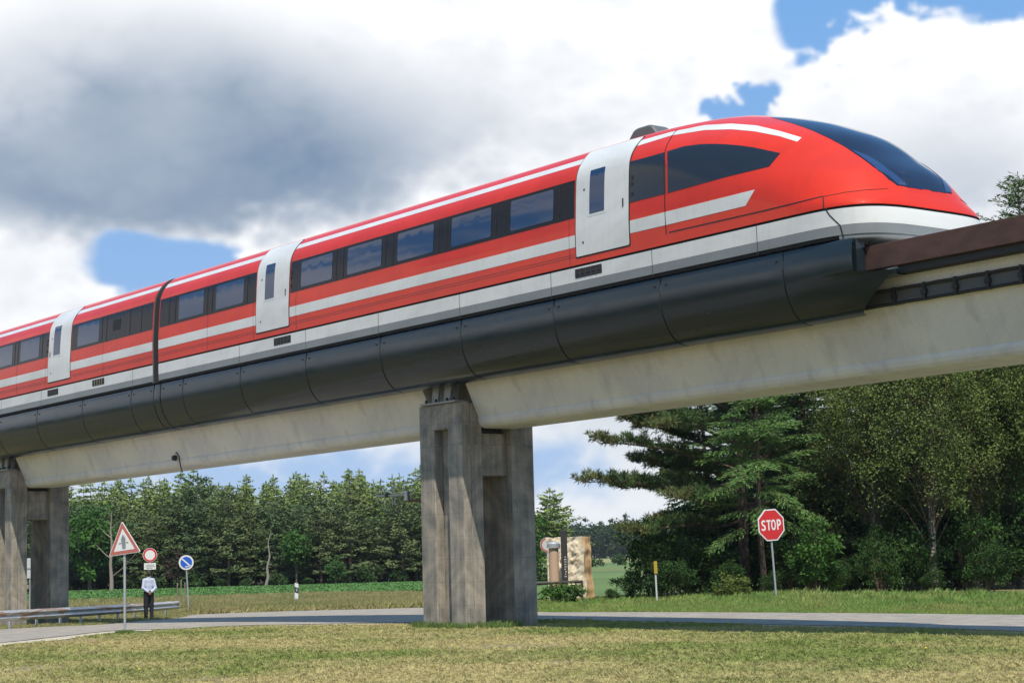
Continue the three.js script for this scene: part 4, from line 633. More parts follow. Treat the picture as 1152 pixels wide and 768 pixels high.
plant('shrub', 'dark shrub in the verge beside the stone block', 'shrub', gd(712, 58.5), shrubs[1], leafMat, barkMat, { size: 0.5 });
plant('shrub', 'low light green bush at the foot of the stone block', 'shrub', gd(633, 56.5), broadleaf({ seed: 192, H: 1, rx: 0.75, ry: 0.4, cy: 0.42, clumps: 34, per: 40, clump: 0.2, leaf: 0.1, col: GREEN.leaf, col2: GREEN.bright, stem: 0.02, stems: 3 }), leafMat, barkMat);

// ---- grass: countless blades, one object for each kind of turf
function tuft(R, n, h, w, lean) { const p = [], nn = [], idx = []; for (let k = 0; k < n; k++) { const a = R() * 6.28, b = R() * 6.28, l = h * (0.55 + 0.6 * R()), ox = (R() - 0.5) * lean * 0.8, oz = (R() - 0.5) * lean * 0.8, dx = Math.cos(b) * lean * R(), dz = Math.sin(b) * lean * R(), c = Math.cos(a) * w, s = Math.sin(a) * w, q = p.length / 3; p.push(ox - c, -0.01, oz - s, ox + c, -0.01, oz + s, ox + dx * 0.4 + c * 0.7, l * 0.6, oz + dz * 0.4 + s * 0.7, ox + dx, l, oz + dz); idx.push(q, q + 1, q + 2, q, q + 2, q + 3); } const g = new THREE.BufferGeometry(); g.setAttribute('position', new THREE.Float32BufferAttribute(p, 3)); g.setIndex(idx); return g; }
const bladeMat = std(lin(1, 1, 1), 0.85, { side: THREE.DoubleSide });
function turf(name, label, category, geo, places) {
  const m = new THREE.InstancedMesh(geo, bladeMat, places.length), M = new THREE.Matrix4(), q = new THREE.Quaternion(), Y = V(0, 1, 0);
  places.forEach(([x, z, s, t, c], i) => { M.compose(V(x, groundHeight(x, z), z), q.setFromAxisAngle(Y, t), V(s, s, s)); m.setMatrixAt(i, M); m.setColorAt(i, lin(...c)); });
  m.name = name; m.castShadow = m.receiveShadow = true; scene.add(m); return tag(m, label, category, null, 'stuff');
}
const roadPoly = []; for (let px = -40; px <= 1192; px += 8) roadPoly.push([px, nearEdge(clamp(px, 0, 1152)), farEdge(clamp(px, 0, 1152))]);
const onRoad = (px, py) => { const a = nearEdge(clamp(px, 0, 1152)), b = farEdge(clamp(px, 0, 1152)); return py < a + (px < 170 ? 2.6 : 0.6) && py > b - 0.3; };
{
  const R = rngOf(5), lawn = [], verge = [], dryv = [], crop = [];
  // lawn: scattered over the ground in view and a margin round it
  for (let k = 0; k < 260000; k++) {
    const Z = 18.5 + 36 * Math.pow(R(), 1.35), px = -120 + 1392 * R(), p = gd(px, Z), [sx, sy] = toPix(p); if (sy < farEdge(clamp(sx, 0, 1152)) + 1 || onRoad(sx, sy)) continue; if (Math.abs(p.x) < 0.82 && p.z < 1.06 && p.z > -0.96) continue;
    if (R() < 0.85 * worn(p.x, p.z)) continue;
    const d = clamp(dryness(p.x, p.z) + (R() - 0.5) * 0.4), k2 = 0.82 + 0.36 * R(); lawn.push([p.x, p.z, (0.6 + 0.75 * R()) * mix(1.15, 0.8, d) * (R() < 0.02 ? 1.8 : 1), R() * 6.28, [mix(0.19, 0.46, d) * k2, mix(0.24, 0.385, d) * k2, mix(0.048, 0.165, d) * k2]]);
  }
  turf('lawn_grass', 'short patchy half dry grass in front of the road', 'grass', tuft(R, 8, 0.033, 0.004, 0.045), lawn);
  // longer tufts at the feet of posts and piers
  for (let k = 0; k < 700; k++) { const [x, z, r] = [[0, 1.1, 1.1], [0.9, 0.3, 0.6], [-0.9, 0.6, 0.5], [gp(140, 713).x, gp(140, 713).z, 0.2]][k % 4], a = R() * 6.28, q = r * Math.sqrt(R()), X = x + Math.cos(a) * q, Z = z + Math.sin(a) * q * (k % 4 < 1 ? 0.25 : 1); if (Math.abs(X) < 0.82 && Z < 1.05 && Z > -0.95) continue; const k2 = 0.7 + 0.6 * R(); verge.push([X, Z, (0.45 + 0.4 * R()) * (k % 4 === 3 ? 0.6 : 1), R() * 6.28, [0.11 * k2, 0.17 * k2, 0.035 * k2]]); }
  for (let k = 0; k < 70000; k++) { // green verge behind the road, right of the pier
    const px = 540 + 700 * R(), f = R(), sy = farEdge(clamp(px, 0, 1152)) - 0.4 - f * 17, p = gp(px, sy); if (p.distanceTo(EYE) > 64) continue; const k2 = 0.65 + 0.7 * R(), d = clamp(0.3 + 0.9 * fbm(p.x * 0.5, 2, p.z * 0.5, 3) + (R() - 0.5) * 0.5); verge.push([p.x, p.z, (0.35 + 0.75 * R()) * mix(0.5, 1.35, f) * (0.8 + 1.2 * Math.max(0, fbm(p.x * 0.8, 4, p.z * 0.8, 3))), R() * 6.28, [mix(0.13, 0.30, d) * k2, mix(0.25, 0.28, d) * k2, mix(0.04, 0.09, d) * k2]]);
  }
  turf('verge_grass', 'long green grass on the verge between road and thicket', 'grass', tuft(R, 7, 0.22, 0.011, 0.14), verge);
  for (let k = 0; k < 60000; k++) { // straw coloured verge left of the pier
    const px = -60 + 580 * R(), sy = mix(farEdge(clamp(px, 0, 1152)) - 0.2, 669, R()), p = gp(px, sy); if (p.distanceTo(EYE) > 104 || onRoad(px, sy)) continue; const k2 = 0.7 + 0.6 * R(), d = clamp(0.62 + 0.8 * fbm(p.x * 0.25, 2, p.z * 0.25, 3) + (R() - 0.5) * 0.6); dryv.push([p.x, p.z, (0.5 + 0.8 * R()) * (px < 215 && sy > 685 ? 0.35 : 1), R() * 6.28, [mix(0.13, 0.33, d) * k2, mix(0.18, 0.275, d) * k2, mix(0.04, 0.12, d) * k2]]);
  }
  turf('dry_grass', 'straw coloured long grass along the road left of the pier', 'grass', tuft(R, 7, 0.24, 0.016, 0.2), dryv);
  for (let k = 0; k < 26000; k++) { const Z = 102 + 33 * R(), px = -40 + 580 * R(), p = gd(px, Z), k2 = 0.7 + 0.6 * R(); crop.push([p.x, p.z, 0.7 + 0.6 * R(), R() * 6.28, [0.085 * k2, 0.19 * k2, 0.04 * k2]]); }
  turf('crop_plants', 'even green leafy crop in front of the wood', 'crop', tuft(R, 7, 0.17, 0.07, 0.4), crop);
}

// ------------------------------------------------------------------ signs, posts, rail, stone, figure
const galv = std(lin(0.42, 0.44, 0.45), 0.45, { metalness: 0.35 }), plateBack = std(lin(0.40, 0.41, 0.41), 0.5, { metalness: 0.3 });
const signWhite = std(lin(0.72, 0.72, 0.70), 0.5), signRed = std(lin(0.58, 0.022, 0.022), 0.45), signFaded = std(lin(0.42, 0.12, 0.085), 0.6), signBlue = std(lin(0.015, 0.11, 0.52), 0.45), signBlack = std(lin(0.05, 0.05, 0.05), 0.6), signInk = std(lin(0.2, 0.21, 0.21), 0.7);
const font = await new FontLoader().loadAsync('fonts/droid/droid_sans_bold.typeface.json');
const facing = (p) => Math.atan2(EYE.x - p.x, EYE.z - p.z);
function plateGeo(pts, t, r = 0) { const s = new THREE.Shape(); if (r) roundPoly(s, pts, r); else { pts.forEach(([x, y], i) => (i ? s.lineTo(x, y) : s.moveTo(x, y))); s.closePath(); } return new THREE.ExtrudeGeometry(s, { depth: t, bevelEnabled: false, curveSegments: 24 }); }
function roundPoly(s, pts, r) { pts.forEach((p, i) => { const a = pts[(i + pts.length - 1) % pts.length], b = pts[(i + 1) % pts.length], la = Math.hypot(a[0] - p[0], a[1] - p[1]), lb = Math.hypot(b[0] - p[0], b[1] - p[1]), p1 = [p[0] + (a[0] - p[0]) * r / la, p[1] + (a[1] - p[1]) * r / la], p2 = [p[0] + (b[0] - p[0]) * r / lb, p[1] + (b[1] - p[1]) * r / lb]; if (i) s.lineTo(...p1); else s.moveTo(...p1); s.quadraticCurveTo(p[0], p[1], ...p2); }); s.closePath(); }
const ring = (n, r, rot) => Array.from({ length: n }, (_, k) => [r * Math.cos(rot + k / n * 2 * Math.PI), r * Math.sin(rot + k / n * 2 * Math.PI)]);
// a post with a plate whose middle is `h` above the ground; everything in the sign's own frame, facing +z
function signPost(name, label, px, py, depth, topPy, turn = 0, lean = 0, group) {
  const p = depth ? gd(px, depth) : gp(px, py), o = thing(name, label, 'sign', p, group); o.rotation.set(0, facing(p) + turn, lean); const Z = toPix(p)[2]; const m = (y) => (py - y) / F * Z; return { o, m, Z, p };
}
const postGeo = (h, r = 0.03) => new THREE.CylinderGeometry(r, r, h + 0.15, 12).translate(0, (h - 0.15) / 2, 0);
function addPost(o, h, r) { const q = part('post', postGeo(h, r), galv, o); part('cap', new THREE.SphereGeometry((r ?? 0.03) * 1.05, 10, 5, 0, 6.3, 0, 1.57).translate(0, h, 0), plateBack, q); return q; }

{ // stop sign
  const { o, m, Z } = signPost('stop_sign', 'red octagonal stop sign on a grey post at the verge', 874, 678, 52, 573, 0.62, 0.05), c = m(591), r = 0.45;
  addPost(o, c + 0.3);
  const back = part('plate', plateGeo(ring(8, r * 1.082, Math.PI / 8), 0.02).translate(0, c, 0.034), signWhite, o);
  part('red_field', plateGeo(ring(8, (r - 0.035) * 1.082, Math.PI / 8), 0.003).translate(0, c, 0.0542), signRed, o);
  const w = ['S', 'T', 'O', 'P'], x0 = [-0.345, -0.165, -0.005, 0.195];
  w.forEach((ch, i) => { const t = new TextGeometry(ch, { font, size: 0.29, depth: 0.003, curveSegments: 6 }); t.computeBoundingBox(); const b = t.boundingBox; t.translate(-b.min.x, -(b.min.y + b.max.y) / 2, 0); t.scale(0.145 / (b.max.x - b.min.x) * (ch === 'O' ? 1.1 : 1), 1.02, 1); t.translate(x0[i], c, 0.0575); part('letter', t, signWhite, o); });
  for (const y of [0.2, -0.2]) part('clamp', boxGeo(-0.09, 0.09, c + y - 0.02, c + y + 0.02, 0.012, 0.033), plateBack, o);
}
{ // priority triangle
  const { o, m, Z } = signPost('priority_sign', 'faded red bordered triangle sign with an arrow, on a thin post by the lawn', 140, 712, 0, 587, -0.62, 0.0), top = m(586.5), s = 0.9, h = s * 0.866, b = top - h;
  const cy = top - h * 0.5, tilt = (g) => g.translate(0, -cy, 0).rotateZ(0.1).translate(0, cy, 0);
  const tri = (k) => [[-s / 2 * k, b + h / 3 - h / 3 * k], [s / 2 * k, b + h / 3 - h / 3 * k], [0, b + h / 3 + 2 * h / 3 * k]];
  addPost(o, top - 0.25);
  part('plate', tilt(plateGeo(tri(1), 0.018, 0.05).translate(0, 0, 0.034)), signWhite, o);
  part('red_border', tilt(plateGeo(tri(0.95), 0.003, 0.045).translate(0, 0, 0.0524)), signFaded, o);
  part('white_field', tilt(plateGeo(tri(0.66), 0.003, 0.02).translate(0, 0, 0.0556)), std(lin(0.66, 0.66, 0.63), 0.6), o);
  const y0 = b + 0.125; part('arrow', tilt(plateGeo([[-0.045, y0], [0.045, y0], [0.065, y0 + 0.24], [0, y0 + 0.34], [-0.065, y0 + 0.24]], 0.003).translate(0, 0, 0.0588)), signInk, o);
  for (const sg of [-1, 1]) part('crossbar', tilt(boxGeo(Math.min(sg * 0.07, sg * 0.135), Math.max(sg * 0.07, sg * 0.135), y0 + 0.125, y0 + 0.155, 0.0588, 0.0618)), signInk, o);
}
{ // round red and white sign with a plate under it
  const { o, m } = signPost('round_sign', 'round white sign with red rim and a small text plate, above the standing man', 168.5, 690, 78, 620, 0), c = m(627.2);
  addPost(o, c + 0.2);
  part('plate', new THREE.CylinderGeometry(0.3, 0.3, 0.018, 40).rotateX(Math.PI / 2).translate(0, c, 0.043), signWhite, o);
  part('red_rim', new THREE.RingGeometry(0.215, 0.285, 40).translate(0, c, 0.056), signRed, o);
  const t = part('text_plate', boxGeo(-0.25, 0.25, c - 0.62, c - 0.34, 0.034, 0.05), signWhite, o);
  for (const [y, l, x] of [[0.42, 0.34, 0], [0.49, 0.4, 0.01], [0.55, 0.26, -0.02]]) part('text_line', boxGeo(x - l / 2, x + l / 2, c - y - 0.016, c - y + 0.012, 0.051, 0.053), signInk, t);
}
{ // blue round sign with a white bar
  const { o, m } = signPost('no_parking_sign', 'round blue sign with white rim and slanting white bar, leaning post', 212, 683.5, 74, 619, 0.05, 0.045), c = m(627.3);
  addPost(o, c + 0.2);
  part('plate', new THREE.CylinderGeometry(0.3, 0.3, 0.018, 40).rotateX(Math.PI / 2).translate(0, c, 0.043), signWhite, o);
  part('blue_field', new THREE.CylinderGeometry(0.235, 0.235, 0.003, 40).rotateX(Math.PI / 2).translate(0, c, 0.0545), signBlue, o);
  part('white_bar', boxGeo(-0.225, 0.225, -0.026, 0.026, 0, 0.003).rotateZ(-0.78).translate(0, c, 0.0572), signWhite, o);
  part('white_mark', boxGeo(-0.05, 0.09, c - 0.19, c - 0.15, 0.0572, 0.0602), signWhite, o);
}
{ // sign seen from behind, by the far leg of the pier
  const { o, m } = signPost('stop_sign', 'octagonal sign seen from its pale back, half hidden by a pier leg', 33, 690, 82, 630, 0.15), c = m(641);
  o.rotation.y += 0; addPost(o, c + 0.2, 0.028);
  part('plate', plateGeo(ring(8, 0.45 * 1.082, Math.PI / 8), 0.018).translate(0, c, 0.03), std(lin(0.5, 0.52, 0.52), 0.5), o);
  part('bracket', boxGeo(-0.3, 0.3, c - 0.03, c + 0.03, 0.05, 0.07), plateBack, o);
}
{ // yellow marker
  const { o, m } = signPost('marker_post', 'slim pipeline marker with a small upright yellow plate on a white post', 739.5, 676.5, 53.2, 628, 0.3, 0.02), t = m(627.5);
  part('post', postGeo(t - 0.05, 0.027), std(lin(0.55, 0.56, 0.55), 0.6), o); part('yellow_plate', boxGeo(-0.052, 0.052, t - 0.36, t, 0.036, 0.05, 0.005), std(lin(0.42, 0.28, 0.03), 0.5), o);
  part('print', boxGeo(-0.035, 0.035, t - 0.28, t - 0.1, 0.0505, 0.052), std(lin(0.42, 0.27, 0.03), 0.6), o);
}
{ // delineator
  const { o, m } = signPost('delineator_post', 'white roadside marker post with a slanting black band', 333, 678, 84, 656, 0.2, -0.03), h = 0.95; o.userData.category = 'post';
  const sh = new THREE.Shape(); sh.moveTo(-0.075, -0.1); sh.lineTo(0.075, -0.1); sh.lineTo(0.075, h - 0.05); sh.lineTo(-0.075, h); sh.closePath(); part('post', new THREE.ExtrudeGeometry(sh, { depth: 0.09, bevelEnabled: true, bevelSize: 0.01, bevelThickness: 0.01, bevelSegments: 2 }).translate(0, 0, -0.045), signWhite, o);
  part('black_band', plateGeo([[-0.086, h - 0.42], [0.086, h - 0.47], [0.086, h - 0.22], [-0.086, h - 0.17]], 0.125).translate(0, 0, -0.0625), signBlack, o); part('reflector', boxGeo(-0.03, 0.03, h - 0.38, h - 0.25, 0.0628, 0.0668), galv, o);
}
{ // three wooden stakes by the blue sign
  const R = rngOf(3); for (const [px, h] of [[199, 1.05], [203.2, 1.2], [207.8, 1.05]]) { const p = gd(px, 84 + 2 * R()), o = thing('wooden_stake', 'thin wooden stake pushed in the grass beside the blue sign', 'stake', p, 'stakes by the blue sign'); o.rotation.z = (R() - 0.5) * 0.06; part('shaft', rod(V(0, -0.2, 0), V(0, h, 0), 0.03, 0.028, 7), std(lin(0.24, 0.2, 0.13), 0.9), o); part('tip', rod(V(0, h, 0), V(0, h + 0.05, 0), 0.028, 0.008, 7), std(lin(0.22, 0.19, 0.13), 0.9), o); }
}
{ // guard rail: W-beam on posts
  const path = [[-150, 720], [-70, 714.5], [0, 708.6], [60, 704], [115, 699.5], [160, 695.6], [197, 692]].map(([x, y]) => gp(x, y)), o = thing('guard_rail', 'galvanised steel crash barrier with a W-shaped beam beside the road', 'guard rail', path[3].clone()), at = path[3].clone().negate();
  const curve = new THREE.CatmullRomCurve3(path), N = 90, prof = [[0.31, 0], [0.285, 0.035], [0.245, 0.075], [0.205, 0.075], [0.165, 0.015], [0.145, 0.015], [0.105, 0.075], [0.065, 0.075], [0.025, 0.035], [0, 0]], P = [], I = [], UV = [];
  const shift = -0.09, up = 0.24;
  for (let i = 0; i <= N; i++) { const c = curve.getPointAt(i / N), t = curve.getTangentAt(i / N), n = V(-t.z, 0, t.x).normalize(); if (n.dot(EYE.clone().sub(c)) < 0) n.negate(); prof.forEach(([y, d], k) => { P.push(c.x + n.x * (d - shift), c.y + up + y, c.z + n.z * (d - shift)); UV.push(i * 0.25, y); if (i && k) { const q = i * prof.length + k; I.push(q - prof.length - 1, q, q - 1, q - prof.length - 1, q - prof.length, q); } }); }
  const g = new THREE.BufferGeometry(); g.setAttribute('position', new THREE.Float32BufferAttribute(P, 3)); g.setAttribute('uv', new THREE.Float32BufferAttribute(UV, 2)); g.setIndex(I); g.computeVertexNormals();
  const railMap = tex(512, 64, (u, v) => { const a = tn(u, v, 9, 4, 3), r = a > 0.16 ? 1 : 0; const k = 1 + a * 0.35; return r ? [150 * k, 118 * k, 92 * k] : [178 * k, 181 * k, 182 * k]; }, true, 0.12, 1);
  part('beam', g, std(lin(1, 1, 1), 0.42, { map: railMap, metalness: 0.45, side: THREE.DoubleSide }), o, at);
  for (let i = 1; i < N; i += 7) { const c = curve.getPointAt(i / N), t = curve.getTangentAt(i / N), n = V(-t.z, 0, t.x).normalize(); if (n.dot(EYE.clone().sub(c)) < 0) n.negate(); const b = boxGeo(-0.05, 0.05, -0.3, 0.5, -0.03, 0.03).rotateY(Math.atan2(n.x, n.z)).translate(c.x + n.x * 0.03, c.y, c.z + n.z * 0.03); const q = part('post', b, galv, o, at); part('spacer', boxGeo(-0.045, 0.045, 0.3, 0.44, 0.031, 0.085).rotateY(Math.atan2(n.x, n.z)).translate(c.x + n.x * 0.03, c.y, c.z + n.z * 0.03), plateBack, q); }
  const e = curve.getPointAt(1), et = curve.getTangentAt(1), en = V(-et.z, 0, et.x).normalize(); if (en.dot(EYE.clone().sub(e)) < 0) en.negate();
  part('end_cap', rod(V(e.x + en.x * 0.12, e.y + up, e.z + en.z * 0.12), V(e.x + en.x * 0.12, e.y + up + 0.31, e.z + en.z * 0.12), 0.05, 0.05, 10), galv, o, at);
}
// ---- sandstone block, its column, steel slab and the bar in front
{
  const Z = 65, p = gd(642, Z), s = Z / F, turn = facing(p), R = rngOf(44);
  const stone = thing('stone_block', 'rough hewn sandstone block with an orange cut side, standing in the grass', 'stone', p); stone.rotation.y = turn - 0.5;
  const W = 1.5, Hh = (671 - 598.5) * s, D = 0.62, g = new THREE.BoxGeometry(W, Hh + 0.3, D, 34, 56, 16).translate(0, (Hh - 0.3) / 2, 0), q = g.attributes.position, n = g.attributes.normal;
  for (let i = 0; i < q.count; i++) { const x = q.getX(i), y = q.getY(i), z = q.getZ(i), k = n.getZ(i) > 0.5 ? 1 : 0.3, ed = 1 - 0.5 * sstep(0.5, 0.62, Math.abs(x)), a = (fbm(x * 3.5, y * 3.5, z * 3, 4) * 0.13 + Math.abs(fbm(x * 11 + 5, y * 9, 3, 3)) * 0.13) * k * ed; q.setXYZ(i, x + 0.07 * fbm(y * 1.7, 3, z, 2) * 2 - (x > 0 ? 0.05 * sstep(1.7, Hh, y) : 0) + (x > 0.4 ? 0.1 * sstep(1.2, 0.2, y) : 0), y + 0.05 * fbm(x * 4, z * 4, 2, 2), z + n.getZ(i) * a + (y > Hh - 0.1 ? 0 : 0)); }
  g.computeVertexNormals();
  const sm = tex(512, 512, (u, v) => { const a = tn(u, v, 7, 5, 3), b = tn(u, v, 60, 3, 9); const k = 1 + a * 0.35 + b * 0.3; return [220 * k, (206 - a * 14) * k, (178 - a * 22) * k]; }), om = tex(256, 512, (u, v) => { const a = fbm(u * 9, v * 3, 2, 4); const k = 1 + a * 0.45; return [208 * k, 174 * k, 130 * k]; });
  const stoneM = std(lin(1, 1, 1), 0.95, { map: sm }), sideM = std(lin(1, 1, 1), 0.9, { map: om });
  part('rough_face', g, [sideM, sideM, stoneM, stoneM, stoneM, stoneM], stone);
  const slab = thing('steel_slab', 'tall dark steel slab with pale lettering in front of the stone block', 'slab', gd(636.5, Z - 1.0)); slab.rotation.y = turn;
  const sh = (671 - 590) * s * (Z - 1) / Z; part('slab', boxGeo(-0.115, 0.115, -0.3, sh, -0.03, 0.03, 0.008), std(lin(0.045, 0.043, 0.045), 0.6, { metalness: 0.3 }), slab);
  for (let k = 0; k < 9; k++) part('letter_mark', boxGeo(-0.02 + 0.03 * R(), 0.05 + 0.03 * R(), sh * 0.62 - k * 0.085, sh * 0.62 - k * 0.085 + 0.045, 0.0305, 0.0345), std(lin(0.4, 0.38, 0.33), 0.7), slab);
  const col = thing('stone_column', 'pinkish round stone column with a metal cap on a white foot', 'column', gd(624.5, Z - 2.5)); col.rotation.y = turn;
  const ch = (671 - 609) * (Z - 2.5) / F; part('shaft', new THREE.CylinderGeometry(0.165, 0.18, ch - 0.22, 20).translate(0, 0.22 + (ch - 0.22) / 2, 0), std(lin(0.50, 0.34, 0.23), 0.85), col);
  part('foot', new THREE.CylinderGeometry(0.17, 0.23, 0.5, 4).rotateY(0.5).translate(0, 0.02, 0), std(lin(0.6, 0.6, 0.57), 0.8), col); part('cap', new THREE.CylinderGeometry(0.23, 0.23, 0.14, 20).translate(0, ch + 0.075, 0), galv, col); part('lid', new THREE.CylinderGeometry(0.17, 0.23, 0.06, 20).translate(0, ch + 0.176, 0), galv, col);
  const rb = gd(617.5, 71), rs = thing('round_sign', 'round sign with red rim half hidden behind the stone column', 'sign', rb); rs.rotation.y = facing(rb) + 0.1; const rc = (671 - 608) * 71 / F; addPost(rs, rc + 0.2);
  part('plate', new THREE.CylinderGeometry(0.29, 0.29, 0.018, 36).rotateX(Math.PI / 2).translate(0, rc, 0.043), std(lin(0.5, 0.52, 0.54), 0.5), rs); part('red_rim', new THREE.RingGeometry(0.21, 0.28, 36).translate(0, rc, 0.056), signFaded, rs);
  const bz = 58, b0 = gd(655.5, bz), bar = thing('barrier_bar', 'dark rusty steel bar on thin posts in front of the stone block', 'barrier', b0), left = gd(596, bz + 1.5).sub(b0), hb = (672 - 646.5) * bz / F;
  part('bar', rod(V(0.02, hb, 0), left.clone().add(V(0, hb - 0.02, 0)), 0.045, 0.045, 8), std(lin(0.07, 0.045, 0.04), 0.7), bar); for (const u of [0, 0.57]) part('post', rod(left.clone().multiplyScalar(u).add(V(0, -0.2, 0)), left.clone().multiplyScalar(u).add(V(0, hb - 0.045, 0)), 0.035, 0.035, 8), std(lin(0.05, 0.04, 0.037), 0.7), bar);
}
{ // yagi aerial clamped to the pier
  const o = thing('yagi_aerial', 'small pale rod aerial on a rusty arm, clamped to the pier', 'aerial', V(-0.81, 3.0, -0.6)), s = 1 / F;
  const at = (px, py, Z) => EYE.clone().addScaledVector(AX, (px - 576) * s * Z).addScaledVector(AY, (384 - py) * s * Z).addScaledVector(AZ, -Z).sub(o.position), Zp = toPix(V(-0.81, 3, -0.6))[2], k = (px) => Zp + (474 - px) * 0.012;
  const rustArm = std(lin(0.16, 0.085, 0.06), 0.8), pale = std(lin(0.45, 0.43, 0.42), 0.6);
  part('arm', merge([rod(at(484, 562, Zp), at(459, 563, k(459)), 0.028, 0.028, 6), rod(at(459, 553, k(459)), at(459, 564.5, k(459)), 0.045, 0.045, 6)]), rustArm, o);
  part('boom', rod(at(464, 556, k(464)), at(422.5, 558, k(422)), 0.022, 0.022, 6), pale, o);
  for (const [px, a, b] of [[423, 551, 565], [429, 550.5, 565], [434, 550, 565], [441, 546, 568.5], [444, 546, 568]]) part('rod', rod(at(px, a, k(px)), at(px + 0.3, b, k(px)), 0.013, 0.013, 5), pale, o);
  part('clamp', boxGeo(-0.05, 0.05, -0.11, 0.11, -0.05, 0.05).translate(...at(458, 557.5, k(458)).toArray()), std(lin(0.55, 0.54, 0.52), 0.6), o);
  part('clamp', boxGeo(-0.04, 0.04, -0.05, 0.05, -0.05, 0.05).translate(...at(435.5, 557, k(435)).toArray()), signBlack, o);
}
// ---- the man standing on the road's edge, seen from behind, hands joined behind his back
function fieldMesh(bones, blend, cell, lo, hi) {
  const ext = Math.max(hi.x - lo.x, hi.y - lo.y, hi.z - lo.z) / 2, c = lo.clone().add(hi).multiplyScalar(0.5), res = Math.min(120, Math.ceil(2 * ext / cell) + 4), mc = new MarchingCubes(res, new THREE.MeshBasicMaterial(), false, false, 60000), half = res / 2;
  mc.isolation = 0; const P = new THREE.Vector3(), ba = new THREE.Vector3(), pa = new THREE.Vector3();
  for (let k = 0; k < res; k++) for (let j = 0; j < res; j++) for (let i = 0; i < res; i++) {
    P.set((i - half) / half * ext + c.x, (j - half) / half * ext + c.y, (k - half) / half * ext + c.z); let d = 9;
    for (const [a, b, ra, rb, sx = 1, sz = 1] of bones) { ba.subVectors(b, a); pa.subVectors(P, a); const q = ba.lengthSq() ? clamp(pa.dot(ba) / ba.lengthSq()) : 0; pa.addScaledVector(ba, -q); pa.x /= sx; pa.z /= sz; const e = pa.length() - mix(ra, rb, q), h = clamp(0.5 + 0.5 * (e - d) / blend); d = mix(e, d, h) - blend * h * (1 - h); }
    mc.field[i + j * res + k * res * res] = -d;
  }
  mc.update(); const n = mc.count, g = new THREE.BufferGeometry(), pos = new Float32Array(n * 3), nor = new Float32Array(n * 3);
  for (let i = 0; i < n; i++) { pos[3 * i] = mc.positionArray[3 * i] * ext + c.x; pos[3 * i + 1] = mc.positionArray[3 * i + 1] * ext + c.y; pos[3 * i + 2] = mc.positionArray[3 * i + 2] * ext + c.z; const l = Math.hypot(mc.normalArray[3 * i], mc.normalArray[3 * i + 1], mc.normalArray[3 * i + 2]) || 1; for (let q = 0; q < 3; q++) nor[3 * i + q] = mc.normalArray[3 * i + q] / l; }
  g.setAttribute('position', new THREE.BufferAttribute(pos, 3)); g.setAttribute('normal', new THREE.BufferAttribute(nor, 3)); return g;
}
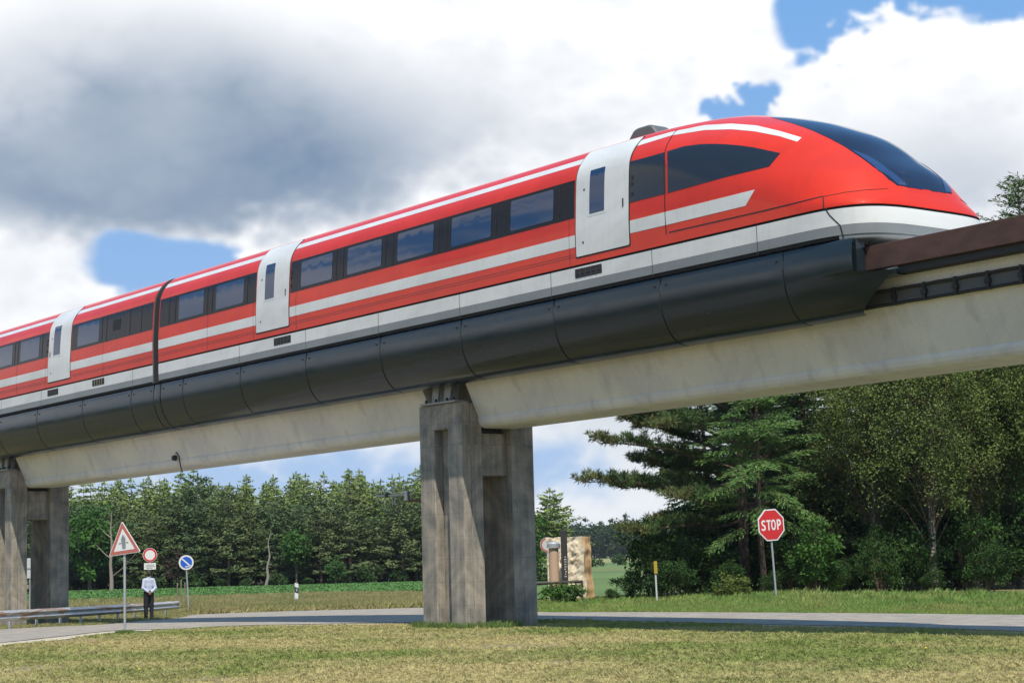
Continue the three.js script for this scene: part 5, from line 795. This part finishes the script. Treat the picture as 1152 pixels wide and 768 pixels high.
{
  const p = gp(167, 696.5), o = thing('person', 'man in white shirt and black trousers, hands behind his back, beside the crash barrier', 'person', p); o.rotation.y = facing(p) + 0.25; const k = (54.5 / F * toPix(p)[2]) / 1.75; o.scale.setScalar(k);
  const B = (a, b, ra, rb, sx, sz) => [V(...a), V(...b), ra, rb, sx, sz], skinM = std(lin(0.24, 0.125, 0.08), 0.6);
  const arms = []; for (const s of [-1, 1]) arms.push(B([s * 0.17, 1.4, 0], [s * 0.225, 1.12, 0.075], 0.05, 0.042), B([s * 0.225, 1.12, 0.075], [s * 0.07, 0.985, 0.165], 0.04, 0.03));
  const hands = []; for (const s of [-1, 1]) { hands.push(B([s * 0.06, 0.98, 0.17], [s * 0.005, 0.945, 0.185], 0.032, 0.03)); for (let f = 0; f < 4; f++) hands.push(B([s * 0.01, 0.955 - f * 0.016, 0.19 + s * 0.01], [-s * 0.035, 0.945 - f * 0.017, 0.2 + s * 0.012], 0.0095, 0.009), B([-s * 0.035, 0.945 - f * 0.017, 0.2 + s * 0.012], [-s * (0.055 - 0.004 * f), 0.935 - f * 0.018, 0.185 + s * 0.012], 0.009, 0.008)); hands.push(B([s * 0.045, 0.985, 0.185], [s * 0.01, 0.985, 0.205], 0.011, 0.009)); }
  const head = [B([0, 1.61, 0], [0, 1.68, 0.01], 0.078, 0.08, 0.95, 1.08), B([0, 1.575, -0.04], [0, 1.56, -0.05], 0.05, 0.045), B([0, 1.605, -0.095], [0, 1.625, -0.09], 0.014, 0.012), B([0.074, 1.62, 0.0], [0.078, 1.65, 0.005], 0.016, 0.018, 0.6), B([-0.074, 1.62, 0.0], [-0.078, 1.65, 0.005], 0.016, 0.018, 0.6), B([0, 1.45, 0.01], [0, 1.56, 0.005], 0.054, 0.052)];
  const legs = []; for (const s of [-1, 1]) legs.push(B([s * 0.085, 0.93, 0.01], [s * 0.1, 0.49, -0.005], 0.085, 0.058), B([s * 0.1, 0.49, -0.005], [s * 0.105, 0.09, 0.015], 0.055, 0.036));
  part('body', mergeGeometries([fieldMesh([...head.slice(0, 6), B([0, 1.36, 0], [0, 0.98, 0], 0.1, 0.1, 1.35, 0.85), ...legs, ...arms], 0.03, 0.014, V(-0.4, 0, -0.25), V(0.4, 1.8, 0.3)), fieldMesh(hands, 0.006, 0.0035, V(-0.12, 0.84, 0.1), V(0.12, 1.06, 0.26))]), skinM, o);
  part('shirt', fieldMesh([B([0, 1.36, 0], [0, 1.2, 0.005], 0.108, 0.106, 1.36, 0.92), B([0, 1.2, 0.005], [0, 0.985, 0.01], 0.106, 0.108, 1.3, 0.98), B([-0.12, 1.41, 0], [0.12, 1.41, 0], 0.068, 0.068), B([0, 1.44, 0.01], [0, 1.485, 0.01], 0.066, 0.062), ...arms.map(([a, b, ra, rb]) => [a, b, ra + 0.012, rb + 0.012])], 0.035, 0.014, V(-0.4, 0.85, -0.25), V(0.4, 1.55, 0.3)), std(lin(0.42, 0.47, 0.58), 0.85), o);
  const tr = part('trousers', fieldMesh([B([0, 0.97, 0.01], [0, 0.9, 0.015], 0.125, 0.125, 1.28, 0.98), ...legs.map(([a, b, ra, rb]) => [a, b, ra + 0.022, rb + 0.03])], 0.035, 0.014, V(-0.35, 0, -0.25), V(0.35, 1.06, 0.3)), std(lin(0.012, 0.012, 0.016), 0.85), o);
  part('belt', new THREE.CylinderGeometry(0.168, 0.168, 0.035, 24, 1, true).scale(1, 1, 0.78).translate(0, 1.0, 0.01), signBlack, o);
  part('hair', fieldMesh([B([0, 1.655, 0.022], [0, 1.69, 0.015], 0.08, 0.082, 0.98, 1.05), B([0, 1.6, 0.05], [0, 1.64, 0.045], 0.055, 0.06, 1.1)], 0.03, 0.009, V(-0.15, 1.5, -0.12), V(0.15, 1.82, 0.18)), std(lin(0.035, 0.024, 0.018), 0.7), o);
  for (const s of [-1, 1]) part('shoe', fieldMesh([B([s * 0.105, 0.05, 0.035], [s * 0.115, 0.04, -0.15], 0.047, 0.04), B([s * 0.105, 0.02, 0.04], [s * 0.115, 0.02, -0.17], 0.035, 0.03)], 0.03, 0.009, V(s * 0.11 - 0.15, -0.05, -0.25), V(s * 0.11 + 0.15, 0.15, 0.12)), std(lin(0.015, 0.014, 0.014), 0.5), o);
}
// a few dandelions in the lawn
for (const [px, py, n] of [[156, 760, 'dandelion alone in the lawn below the triangle sign'], [605, 754, 'dandelion alone in the lawn below the pier'], [1042, 736, 'dandelion alone in the lawn near the guideway shadow']]) { const p = gp(px, py), o = thing('dandelion', n, 'flower', p); part('stem', rod(V(0, -0.02, 0), V(0.005, 0.085, 0), 0.003, 0.003, 5), std(lin(0.1, 0.15, 0.04), 0.8), o); part('flower', new THREE.SphereGeometry(0.02, 10, 6).scale(1, 0.5, 1).translate(0.005, 0.092, 0), std(lin(0.75, 0.52, 0.02), 0.8), o); }
renderer.render(scene, camera);
